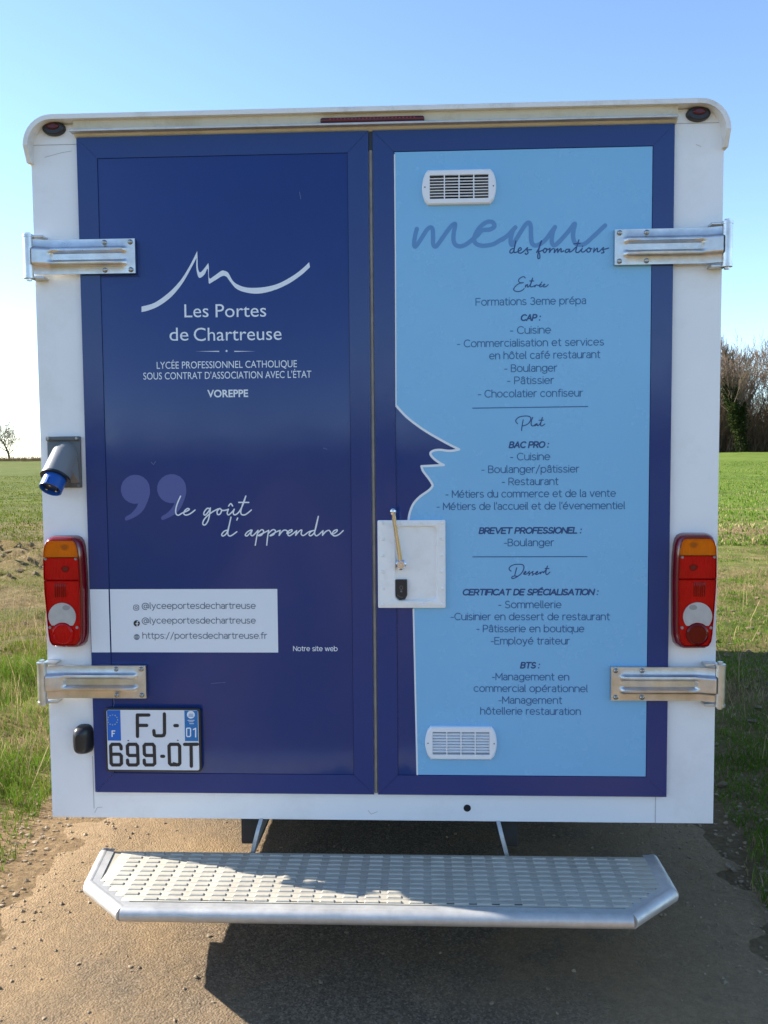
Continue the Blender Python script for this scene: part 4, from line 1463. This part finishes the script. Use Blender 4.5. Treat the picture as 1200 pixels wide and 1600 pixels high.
for k in range(5):
    x = cx - 0.006 + 0.003 * k
    b.ribbon([(x, cz - 0.004), (x + 0.001, cz + 0.002 + 0.002 * (k % 2))], 0.0012, YK - 0.0004)
b.ribbon([(cx - 0.008, cz - 0.0055), (cx + 0.008, cz - 0.0055)], 0.0012, YK - 0.0005)
obj('region_emblem', b, M_region, npl)

# ------------------------------------------------------------------ plate lamp
b = MB()
lx, lz = at(127, 1158, -0.03)
rings = []
for y, wl, wr, h_, cx_ in ((0.0, 0.029, 0.028, 0.047, 0.002), (-0.014, 0.029, 0.027, 0.046, 0.0), (-0.030, 0.026, 0.022, 0.042, -0.001), (-0.040, 0.020, 0.014, 0.034, -0.002), (-0.044, 0.011, 0.006, 0.024, -0.003)):
    r = []
    for i in range(24):
        t = 2 * math.pi * i / 24
        c, s = math.cos(t), math.sin(t)
        ex = 0.62
        x = (abs(c) ** ex) * (1 if c > 0 else -1)
        z = (abs(s) ** ex) * (1 if s > 0 else -1)
        r.append((lx + cx_ + x * (wr if x > 0 else wl), y, lz + z * h_))
    rings.append(r)
b.loft(rings)
obj('plate_lamp', b, M_black, truck, sharp=60)

# ------------------------------------------------------------------ rear step
ZS = CZ - 1.24
yb0, yb1, yb2 = -0.045, -0.250, -0.395
xt, xf = 0.836, 0.690
xo_ = 0.018
b = MB()
ins = 0.012
dk = [(-0.852, yb0), (-xt + 0.014, yb1 + 0.004), (-xf + 0.006, yb2 + 0.014), (xf + xo_ - 0.006, yb2 + 0.014), (xt + xo_ - 0.014, yb1 + 0.004), (0.840, yb0)]
b.loft([[(x, y, ZS - 0.030) for x, y in dk], [(x, y, ZS - 0.006) for x, y in dk]], smooth=False, cap0=True)
step = obj('rear_step', b, M_alu, truck, 'aluminium tread step with chamfered corners')


def inside(x, y, mg):
    if not (yb2 + 0.03 + mg < y < yb0 - 0.002):
        return False
    for s in (-1, 1):
        X_ = (x - xo_ / 2) * s
        if y > yb1:
            if X_ > xt - 0.018 - mg:
                return False
        else:
            t = (y - yb1) / (yb2 - yb1)
            if X_ > xt + (xf - xt) * t - 0.024 - mg:
                return False
    return True


b = MB()
nr = 13
for r in range(nr):
    y0 = yb0 - 0.006 - r * 0.0282
    # plank between two slots
    lim = [x for x in np.arange(-0.87, 0.88, 0.004) if inside(x, y0 - 0.013, 0.0)]
    if not lim:
        continue
    b.box(lim[0], lim[-1], y0 - 0.0272, y0, ZS - 0.0058, ZS - 0.002, 0.0008)
    off = 0.0
    for i in range(-16, 17):
        x0 = i * 0.0625 + off - 0.02
        if inside(x0, y0 - 0.012, 0.004) and inside(x0 + 0.042, y0 - 0.012, 0.004):
            # raised tooth: chamfered block at the back half of the plank
            bx = [(x0, y0 - 0.0235), (x0 + 0.042, y0 - 0.0235), (x0 + 0.042, y0 - 0.009), (x0, y0 - 0.009)]
            tp = [(x0 + 0.003, y0 - 0.0215), (x0 + 0.039, y0 - 0.0215), (x0 + 0.039, y0 - 0.0115), (x0 + 0.003, y0 - 0.0115)]
            b.loft([[(p[0], p[1], ZS - 0.0021) for p in bx], [(p[0], p[1], ZS + 0.0012) for p in tp]], smooth=False)
obj('tread', b, M_alu, step)
for x0, x1 in ((-0.60, -0.33), (-0.24, 0.09), (0.16, 0.44)):
    b = MB()
    b.add([(x0, yb2 + 0.040, ZS - 0.0015), (x1, yb2 + 0.040, ZS - 0.0015), (x1, yb2 + 0.044, ZS - 0.0015), (x0, yb2 + 0.044, ZS - 0.0015)], [[0, 1, 2, 3]])
    obj('slot', b, M_dark, step)
b = MB()
rz, rr = ZS - 0.0205, 0.0205
path = [(-0.866, yb0 + 0.01, rz), (-xt, yb1, rz), (-xf, yb2, rz), (xf + xo_, yb2, rz), (xt + xo_, yb1, rz), (0.854, yb0 + 0.01, rz)]
for p, q in zip(path[:-1], path[1:]):
    d = (Vector(q) - Vector(p)).normalized() * 0.003
    b.tube([Vector(p) - d * 0.6, Vector(q) + d * 0.6], rr, 18, smooth=True)
# flat web joining tube and deck
for p, q in zip(path[:-1], path[1:]):
    P_, Q_ = Vector(p), Vector(q)
    n_ = Vector((-(Q_ - P_).y, (Q_ - P_).x, 0)).normalized()
    wv = n_ * 0.030
    z_ = Vector((0, 0, ZS - 0.0015 - rz))
    b.add([P_ + z_, Q_ + z_, Q_ + wv + z_ - Vector((0, 0, 0.001)), P_ + wv + z_ - Vector((0, 0, 0.001))], [[0, 1, 2, 3]])
obj('edge_rail', b, M_alu2, step)
for px, sg in ((398, 1), (789, -1)):
    x = at(px, 1303, 0.0)[0]
    b = MB()
    fr_ = smooth([(0.02, ZB + 0.02), (-0.012, ZB - 0.01), (-0.030, ZB - 0.04), (-0.034, ZS - 0.0305)], 5)
    pl = fr_ + [(0.20, ZS - 0.0305), (0.23, ZB - 0.01), (0.23, ZB + 0.02)]
    tri = tessellate_polygon([[Vector((p[0], p[1], 0)) for p in pl]])
    n0 = len(pl)
    lean = lambda z: 0.030 * (z - ZS) / 0.12 * sg
    b.add([(x - 0.006 + lean(p[1]), p[0], p[1]) for p in pl] + [(x + 0.006 + lean(p[1]), p[0], p[1]) for p in pl],
          [list(q) for q in tri] + [[n0 + i for i in q[::-1]] for q in tri] + [[i, (i + 1) % n0, n0 + (i + 1) % n0, n0 + i] for i in range(n0)])
    obj('bracket', b, M_alu2, step)

# ------------------------------------------------------------------ underside and wheels
b = MB()
b.box(-0.95, 0.95, 0.03, LEN - 0.05, ZB - 0.012, ZB - 0.003)
for x in (-0.42, 0.42):
    b.box(x - 0.03, x + 0.03, 0.06, LEN + 0.3, ZB - 0.11, ZB - 0.0125, 0.004)
for y in (0.25, 1.0, 2.0, 3.2):
    b.box(-0.389, 0.389, y - 0.025, y + 0.025, ZB - 0.08, ZB - 0.013)
b.tube([(-0.8, 1.28, 0.30), (0.8, 1.28, 0.30)], 0.045, 12)
obj('chassis', b, M_chassis, truck)
for y in (1.28,):
    for s in (-1, 1):
        b = MB()
        xi_, xo2 = s * 0.70, s * 0.91
        rings = [[(x, y + r_ * math.cos(t), 0.30 + r_ * math.sin(t)) for t in [2 * math.pi * i / 40 for i in range(40)]] for x, r_ in ((xi_, 0.18), (xi_, 0.27), (xi_ + s * 0.02, 0.30), (xo2 - s * 0.02, 0.30), (xo2, 0.27), (xo2, 0.18))]
        if s > 0:
            rings = [r[::-1] for r in rings]
        b.loft(rings, cap0=False, cap1=False)
        wh = obj('wheel', b, M_tyre, truck)
        b = MB()
        rings = [[(x, y + r_ * math.cos(t), 0.30 + r_ * math.sin(t)) for t in [2 * math.pi * i / 40 for i in range(40)]] for x, r_ in ((xi_, 0.18), (xo2 - s * 0.01, 0.18), (xo2 - s * 0.03, 0.15), (xo2 - s * 0.01, 0.06))]
        if s > 0:
            rings = [r[::-1] for r in rings]
        b.loft(rings, cap0=True)
        obj('rim', b, M_alu2, wh)

# ------------------------------------------------------------------ vegetation
def leaf_mat(name, c0, c1, trans=0.35, scale=3.0):
    m = bpy.data.materials.new(name)
    m.use_nodes = True
    t = m.node_tree
    t.nodes.remove(t.nodes['Principled BSDF'])
    out = t.nodes['Material Output']
    tc = t.nodes.new('ShaderNodeTexCoord')
    n = t.nodes.new('ShaderNodeTexNoise')
    n.inputs['Scale'].default_value = scale
    n.inputs['Detail'].default_value = 7
    n.inputs['Roughness'].default_value = 0.8
    t.links.new(tc.outputs['Object'], n.inputs['Vector'])
    r = t.nodes.new('ShaderNodeValToRGB')
    r.color_ramp.elements[0].position, r.color_ramp.elements[1].position = 0.32, 0.68
    r.color_ramp.elements[0].color, r.color_ramp.elements[1].color = (*c0, 1), (*c1, 1)
    t.links.new(n.outputs['Fac'], r.inputs['Fac'])
    d = t.nodes.new('ShaderNodeBsdfDiffuse')
    tr = t.nodes.new('ShaderNodeBsdfTranslucent')
    mx = t.nodes.new('ShaderNodeMixShader')
    mx.inputs[0].default_value = trans
    t.links.new(r.outputs['Color'], d.inputs['Color'])
    t.links.new(r.outputs['Color'], tr.inputs['Color'])
    t.links.new(d.outputs[0], mx.inputs[1])
    t.links.new(tr.outputs[0], mx.inputs[2])
    t.links.new(mx.outputs[0], out.inputs['Surface'])
    return m


M_grass = leaf_mat('green_blades', (0.045, 0.105, 0.008), (0.16, 0.255, 0.034))
M_olive = leaf_mat('olive_blades', (0.050, 0.085, 0.008), (0.19, 0.215, 0.034))
M_straw = leaf_mat('straw_blades', (0.22, 0.155, 0.070), (0.46, 0.37, 0.20), 0.2)


def blades(name, P, L, W_, m, lean=0.5):
    """P: n x 3 roots; every blade is a bent strip of two quads and a tip"""
    n = len(P)
    ang = rng.uniform(0, 2 * np.pi, n)
    dx, dy = np.cos(ang), np.sin(ang)
    la = rng.uniform(0, 2 * np.pi, n)
    ll = rng.uniform(0.1, 1.0, n) * lean
    lx_, ly_ = np.cos(la) * ll, np.sin(la) * ll
    V = np.zeros((n, 5, 3), dtype=np.float32)
    for k, (t, wf) in enumerate(((0, 1.0), (0.5, 0.8))):
        cx_ = P[:, 0] + lx_ * L * t ** 2
        cy_ = P[:, 1] + ly_ * L * t ** 2
        cz_ = P[:, 2] + L * t * np.sqrt(np.maximum(0.1, 1 - (ll * t) ** 2))
        V[:, 2 * k] = np.stack([cx_ - dx * W_ * wf, cy_ - dy * W_ * wf, cz_], 1)
        V[:, 2 * k + 1] = np.stack([cx_ + dx * W_ * wf, cy_ + dy * W_ * wf, cz_], 1)
    V[:, 4] = np.stack([P[:, 0] + lx_ * L, P[:, 1] + ly_ * L, P[:, 2] + L * np.sqrt(np.maximum(0.08, 1 - ll ** 2))], 1)
    i = np.arange(n) * 5
    T = np.concatenate([np.stack([i, i + 1, i + 3], 1), np.stack([i, i + 3, i + 2], 1), np.stack([i + 2, i + 3, i + 4], 1)])
    return np_obj(name, V.reshape(-1, 3), T, m)


def field_noise(x, y):
    return noise.noise(Vector((x * 0.55, y * 0.8, 2.0))) + 0.5 * noise.noise(Vector((x * 2.1, y * 2.1, 5.0)))


green, olive, dry = [], [], []


def put(x, y, base_d=0.0, far=False):
    ax_ = abs(x + 0.05)
    f = field_noise(x, y)
    edge_ = 1.42 + 0.28 * noise.noise(Vector((x, y * 1.3, 8)))
    if ax_ < edge_:
        return
    z = gh(x, y) - 0.006
    near_edge = 1 - ss(edge_, edge_ + 0.5, ax_)
    dist = y + 2.74
    straw_p = 0.12 + 0.4 * ss(0.0, 0.45, f - base_d)
    if x < 0:
        straw_p += 0.60 * math.exp(-((y - 5.4) / 1.6) ** 2) + 0.5 * math.exp(-((y - 9.5) / 2.2) ** 2)
    else:
        straw_p += 0.35 * math.exp(-((y - 2.6) / 0.7) ** 2)
    if random.random() < near_edge * 0.6 + 0.25 * ss(0.1, 0.5, f):
        return
    tuft = max(0.0, noise.noise(Vector((x * 1.7, y * 1.7, 11.0))))
    clump = noise.noise(Vector((x * 4.3, y * 4.3, 17.0))) + 0.6 * noise.noise(Vector((x * 1.2, y * 1.2, 13.0)))
    if random.random() < 0.6 * ss(0.10, -0.35, clump):
        return
    Lg = (0.018 + 0.075 * tuft + 0.03 * random.random()) * (1.0 - 0.3 * ss(4, 10, y))
    if x < 0 and 0.9 < y < 3.2:
        Lg *= 1.9
    if random.random() < straw_p:
        dry.append((x, y, z, Lg * random.uniform(0.5, 1.1)))
    else:
        (olive if x < 0 and (y > 3.4 or random.random() < 0.3) else green).append((x, y, z, Lg * random.uniform(0.7, 1.3)))


for i in range(150000):                     # the two strips beside the vehicle
    d = 2.3 + 13.5 * random.random() ** 1.5
    y = d - 2.74
    if random.random() < 0.5:
        x = 0.147 - random.uniform(0.40, 0.56) * d
    else:
        x = 0.147 + random.uniform(0.33, 0.47) * d
    put(x, y)
for i in range(130000):                    # all around
    x = random.uniform(-7.5, 7.5)
    y = random.uniform(-4.5, 10)
    put(x, y)


def emit(lst, name, m, wd, lean):
    a_ = np.array(lst)
    o = blades(name, a_[:, :3], a_[:, 3], wd * (0.6 + 0.8 * rng.random(len(a_))), m, lean)
    o['kind'] = 'stuff'
    return o


emit(green, 'grass', M_grass, 0.0020, 0.8)
emit(olive, 'olive_grass', M_olive, 0.0022, 0.85)
emit(dry, 'dry_grass', M_straw, 0.0020, 1.0)
# coarser blades further out in the field
gf, of, df = [], [], []
for i in range(70000):
    d = 14 + 46 * random.random() ** 1.3
    y = d - 2.74
    s = random.choice((-1, 1))
    x = 0.147 + s * random.uniform(0.30, 0.58) * d
    z = gh(x, y) - 0.01
    f = noise.noise(Vector((x * 0.12, y * 0.5, 2.0))) + 0.4 * noise.noise(Vector((x * 0.9, y * 0.9, 5.0)))
    Lg = random.uniform(0.03, 0.085)
    if random.random() < 0.10 + 0.55 * ss(0.05, 0.4, f) * (1 - ss(20, 32, y)):
        df.append((x, y, z, Lg))
    else:
        (of if x < 0 else gf).append((x, y, z, Lg))
emit(gf, 'meadow_grass', M_grass, 0.011, 0.8)
emit(of, 'olive_meadow', M_olive, 0.010, 0.9)
emit(df, 'meadow_stubble', M_straw, 0.010, 1.0)

# gravel and clods along the edges of the track
M_stone = mat('stone', (0.25, 0.185, 0.115), 0.9, var=0.35, vscale=15)
V, T = [], []
ico = bmesh.new()
bmesh.ops.create_icosphere(ico, subdivisions=1, radius=1)
iv = np.array([v.co[:] for v in ico.verts])
ico.verts.index_update()
it = np.array([[v.index for v in f.verts] for f in ico.faces])
ico.free()
cnt = 0
for i in range(7000):
    y = random.uniform(-2.0, 5)
    s = random.choice((-1, 1))
    x = s * abs(random.gauss(1.42, 0.22)) - 0.05
    if random.random() < 0.07:
        x = random.uniform(-1.3, 1.3)
        y = random.uniform(-1.2, 2)
    r_ = random.uniform(0.0025, 0.007) * (1.0 if abs(x) < 1.25 else random.choice((0.8, 1, 1, 1.3, 1.3, 1.8)))
    z = max(gh(x, y), th(x, y))
    sc = np.array([random.uniform(0.7, 1.3), random.uniform(0.7, 1.3), random.uniform(0.5, 0.9)]) * r_
    jit = iv * sc * (1 + 0.25 * rng.standard_normal((len(iv), 1)))
    V.append(jit + np.array([x, y, z + r_ * 0.2]))
    T.append(it + cnt)
    cnt += len(iv)
o = np_obj('gravel', np.concatenate(V), np.concatenate(T), M_stone)
o['kind'] = 'stuff'

V, T = [], []
cnt = 0
M_clod = mat('earth_clod', (0.15, 0.105, 0.060), 0.95, var=0.4, vscale=9)
for i in range(900):
    if random.random() < 0.6:
        x, y = random.uniform(-9.5, -2.4), random.gauss(9.3, 1.2)
    elif random.random() < 0.5:
        x, y = random.uniform(1.5, 4.2), random.gauss(3.2, 0.8)
    else:
        x, y = random.choice((-1, 1)) * random.uniform(1.45, 3.5), random.uniform(-0.5, 7)
    r_ = random.uniform(0.008, 0.026) * (1.7 if y > 7 else 1.0)
    z = gh(x, y)
    jit = iv * np.array([random.uniform(0.8, 1.5), random.uniform(0.8, 1.5), random.uniform(0.5, 0.9)]) * r_ * (1 + 0.28 * rng.standard_normal((len(iv), 1)))
    V.append(jit + np.array([x, y, z + r_ * 0.15]))
    T.append(it + cnt)
    cnt += len(iv)
o = np_obj('earth_clods', np.concatenate(V), np.concatenate(T), M_clod)
o['kind'] = 'stuff'
# dry stalks lying about the verge
P_ = []
for i in range(1500):
    if random.random() < 0.6:
        x, y = random.uniform(-8, -2.2), random.uniform(3.5, 11)
    else:
        x, y = random.choice((-1, 1)) * random.uniform(1.5, 4.5), random.uniform(-0.5, 6)
    P_.append((x, y, gh(x, y) + 0.015, random.uniform(0.12, 0.42)))
a_ = np.array(P_)
o = blades('dry_stalks', a_[:, :3], a_[:, 3], np.full(len(a_), 0.0024), M_straw, 0.99)
o['kind'] = 'stuff'

# ---- bare trees
M_bark = mat('bark', (0.125, 0.095, 0.070), 0.9, var=0.35, vscale=1.5)
M_twig = mat('twig', (0.165, 0.118, 0.085), 0.9, var=0.3, vscale=0.7)
M_ivy = leaf_mat('ivy', (0.012, 0.021, 0.007), (0.042, 0.054, 0.018), 0.2, 1.2)


def grow(height, seed, spread=0.9, levels=5, first=0.3, n1=9, thick=0.03, upw=0.35):
    """returns trunk segments and twig segments: lists of (p, q, r0, r1)"""
    rd = random.Random(seed)
    trunk, twig = [], []

    def branch(p, d, ln, r, lv):
        n = 5 if lv < 2 else 3
        pts = [p]
        q, dd = p.copy(), d.copy()
        for i in range(n):
            dd = (dd + Vector((rd.gauss(0, 1), rd.gauss(0, 1), rd.gauss(0, 0.7))) * (0.10 if lv == 0 else 0.17) + Vector((0, 0, upw * 0.10 * (lv > 0)))).normalized()
            q = q + dd * (ln / n)
            r0, r1 = r * (1 - 0.75 * i / n), r * (1 - 0.75 * (i + 1) / n)
            (trunk if lv < 2 else twig).append((pts[-1].copy(), q.copy(), r0, r1))
            pts.append(q.copy())
        if lv >= levels - 1:
            return
        nb = (n1, 6, 5, 4, 3)[lv]
        for k in range(nb):
            t = (first + (1 - first) * (k + rd.random()) / nb) if lv == 0 else rd.uniform(0.25, 1.0)
            s = min(n - 1, int(t * n))
            pp = pts[s].lerp(pts[s + 1], t * n - s)
            az = rd.uniform(0, 2 * math.pi)
            base_ = (pts[s + 1] - pts[s]).normalized()
            sd2 = base_.orthogonal().normalized()
            sd2 = Matrix.Rotation(az, 3, base_) @ sd2
            an = rd.uniform(0.5, 1.0) * spread
            nd = (base_ * math.cos(an) + sd2 * math.sin(an) + Vector((0, 0, upw * 0.5))).normalized()
            branch(pp, nd, ln * rd.uniform(0.42, 0.68) * (1.0 if lv else (1.15 - 0.5 * t)), r * (1 - 0.7 * t) * rd.uniform(0.45, 0.65), lv + 1)
    branch(Vector((0, 0, 0)), Vector((0, 0, 1)), height * 0.72, height * thick, 0)
    return trunk, twig


def seg_mesh(name, segs, m, parent, sides, minr=0.0):
    n = len(segs)
    P = np.array([s[0][:] for s in segs])
    Q = np.array([s[1][:] for s in segs])
    r0 = np.maximum(np.array([s[2] for s in segs]), minr)
    r1 = np.maximum(np.array([s[3] for s in segs]), minr)
    D = Q - P
    D /= np.linalg.norm(D, axis=1)[:, None] + 1e-9
    up = np.where(np.abs(D[:, 2:3]) > 0.9, np.array([[1.0, 0, 0]]), np.array([[0, 0, 1.0]]))
    A1 = np.cross(D, up)
    A1 /= np.linalg.norm(A1, axis=1)[:, None] + 1e-9
    A2 = np.cross(D, A1)
    V = np.zeros((n, 2 * sides, 3))
    for k in range(sides):
        c, s = math.cos(2 * math.pi * k / sides), math.sin(2 * math.pi * k / sides)
        V[:, k] = P + (A1 * c + A2 * s) * r0[:, None]
        V[:, sides + k] = Q + (A1 * c + A2 * s) * r1[:, None]
    i = np.arange(n) * 2 * sides
    Fq = np.concatenate([np.stack([i + k, i + (k + 1) % sides, i + sides + (k + 1) % sides, i + sides + k], 1) for k in range(sides)])
    return np_obj(name, V.reshape(-1, 3), Fq, m, parent, smooth=True)


SEGS = {}


def bare_tree(name, loc, label, height, seed, group, minr=0.012, **kw):
    e = empty(name, loc, label, 'tree', group)
    tk, tw = grow(height, seed, **kw)
    SEGS[name] = tk
    seg_mesh('trunk', tk, M_bark, e, 6, minr * 1.3)
    seg_mesh('crown', tw, M_twig, e, 3, minr)
    return e


def clone(e, loc, rz, sc, label):
    c = e.copy()
    COL.objects.link(c)
    c.location = loc
    c.rotation_euler = (0, 0, rz)
    c.scale = (sc, sc, sc)
    c['label'] = label
    for ch in e.children:
        k = ch.copy()
        COL.objects.link(k)
        k.parent = c
    return c


GW = 'trees at the edge of the wood'


def on(x, y):
    return (x, y, gh(x, y) - 0.1)


# the two that stand out in the photograph
oak = bare_tree('bare_tree', on(38.6, 92), 'tall bare spreading tree standing before the wood, right of the ivy clad one', 12.0, 21, GW, 0.016, spread=0.85, n1=14, first=0.25, thick=0.022, upw=0.55)
ivy_root = bare_tree('ivy_tree', on(33.4, 91), 'tall tree wrapped in dark ivy at the wood edge, just right of the truck', 10.3, 5, GW, 0.016, spread=0.55, n1=14, first=0.2, thick=0.026, upw=0.8)
P = []
rd = random.Random(3)
main = SEGS['ivy_tree'][:5] * 3 + [q for q in SEGS['ivy_tree'][5:] if q[2] > 0.05]
for i in range(15000):
    q = main[rd.randrange(len(main))]
    c = q[0].lerp(q[1], rd.random())
    s_ = 0.34 if q[2] > 0.09 else 0.16
    v = Vector((rd.gauss(0, 1), rd.gauss(0, 1), rd.gauss(0, 1))).normalized() * (q[2] + abs(rd.gauss(0.10, s_)))
    P.append(np.array((c + v)[:]))
P = np.array(P)
P = P[P[:, 2] > 0]
n = len(P)
a1 = rng.standard_normal((n, 3))
a1 /= np.linalg.norm(a1, axis=1)[:, None]
a2 = np.cross(a1, rng.standard_normal((n, 3)))
a2 /= np.linalg.norm(a2, axis=1)[:, None]
sz = rng.uniform(0.06, 0.13, (n, 1))
V = np.stack([P - a1 * sz, P - a2 * sz * 0.7, P + a1 * sz, P + a2 * sz * 0.7], 1).reshape(-1, 3)
np_obj('ivy', V, np.arange(4 * n).reshape(-1, 4), M_ivy, ivy_root)

others = [(oak, 30.5, 101, 1.1, 0.92), (oak, 42.5, 99, 2.3, 0.98), (ivy_root, 46.0, 93, 0.7, 0.95), (oak, 36.2, 106, 4.0, 0.95), (oak, 25.0, 97, 5.1, 0.95), (oak, 19.0, 100, 0.4, 0.9), (ivy_root, 13.0, 98, 2.0, 0.85),
          (oak, 50.0, 99, 3.0, 1.0), (oak, 55.5, 94, 1.9, 0.95), (ivy_root, 61.0, 97, 4.4, 1.0), (oak, 67.0, 95, 5.5, 0.95), (oak, 74.0, 99, 2.6, 1.0), (oak, 40.0, 112, 0.9, 1.0), (oak, 33.2, 114, 3.6, 0.98), (oak, 36.0, 97.5, 5.6, 0.9), (oak, 31.8, 98.5, 0.2, 0.86), (oak, 44.8, 104, 4.6, 1.0)]
for k, (src, x, y, rz, sc) in enumerate(others):
    if 29 < x < 43:
        lab = {30.5: 'bare tree of the wood just behind the right edge of the truck', 42.5: 'bare tree at the right border of the photo behind the spreading tree', 36.2: 'bare tree between the ivy clad tree and the spreading tree, further back', 40.0: 'faint bare tree far back in the wood on the right', 33.2: 'faint bare tree far back behind the ivy clad tree', 36.0: 'smaller bare tree left of the spreading tree, touching its crown', 31.8: 'small bare tree just left of the ivy clad one at the truck edge'}[x]
    else:
        lab = 'bare tree of the wood edge hidden behind the truck or past the photo border'
    clone(src, on(x, y), rz, sc, lab)
# thicket under and behind the trees
def thicket(name, x0, x1, y0, y1, n, hmin, hmax, m, wd, lab=None):
    segs = []
    rd = random.Random(9)
    for i in range(n):
        x, y = rd.uniform(x0, x1), rd.uniform(y0, y1)
        z = gh(x, y) - 0.1
        h = rd.uniform(hmin, hmax) * (0.75 + 0.35 * noise.noise(Vector((x * 0.25, y * 0.2, 4))))
        p = Vector((x, y, z))
        d = Vector((rd.gauss(0, 0.25), rd.gauss(0, 0.25), 1)).normalized()
        r_ = rd.uniform(0.5, 1.2) * wd
        for k in range(3):
            q = p + d * h / 3
            segs.append((p.copy(), q.copy(), r_ * (1 - 0.28 * k), r_ * (1 - 0.28 * (k + 1))))
            for j in range(2):
                dd = (d + Vector((rd.gauss(0, 0.6), rd.gauss(0, 0.6), rd.gauss(0, 0.3)))).normalized()
                pp = p.lerp(q, rd.random())
                segs.append((pp, pp + dd * h * 0.26, r_ * 0.5, r_ * 0.25))
            p = q
            d = (d + Vector((rd.gauss(0, 0.2), rd.gauss(0, 0.2), 0.1))).normalized()
    o = seg_mesh(name, segs, m, None, 3)
    o['kind'] = 'stuff'
    return o


M_under = leaf_mat('brown_brush', (0.050, 0.034, 0.022), (0.20, 0.135, 0.085), 0.0, 0.55)
thicket('undergrowth', 8, 78, 94, 114, 15000, 2.0, 10.0, M_under, 0.036)
# ---- the left horizon: hedge bank, a bare tree, and a fainter one
GL = 'bare trees on the left horizon'
t1 = bare_tree('field_tree', on(-67.4, 140), 'bare spreading tree on the left horizon beyond the field', 7.4, 35, GL, 0.015, spread=1.3, n1=14, first=0.14, thick=0.028, upw=0.12)
clone(t1, on(-82, 196), 2.0, 1.0, 'small faint bare tree on the left horizon beside the truck edge')
clone(t1, on(-104, 165), 4.0, 0.9, 'bare tree on the left horizon past the photo border')
M_hedge = leaf_mat('hedge_brush', (0.085, 0.060, 0.035), (0.30, 0.22, 0.13), 0.0, 0.5)
thicket('hedge_brush', -125, -18, 122, 127, 9000, 0.35, 1.0, M_hedge, 0.035)

# ---- far wood behind the photographer, which the glossy doors mirror
thicket('far_wood', -75, 75, -78, -66, 5200, 3.0, 8.5, M_under, 0.07)
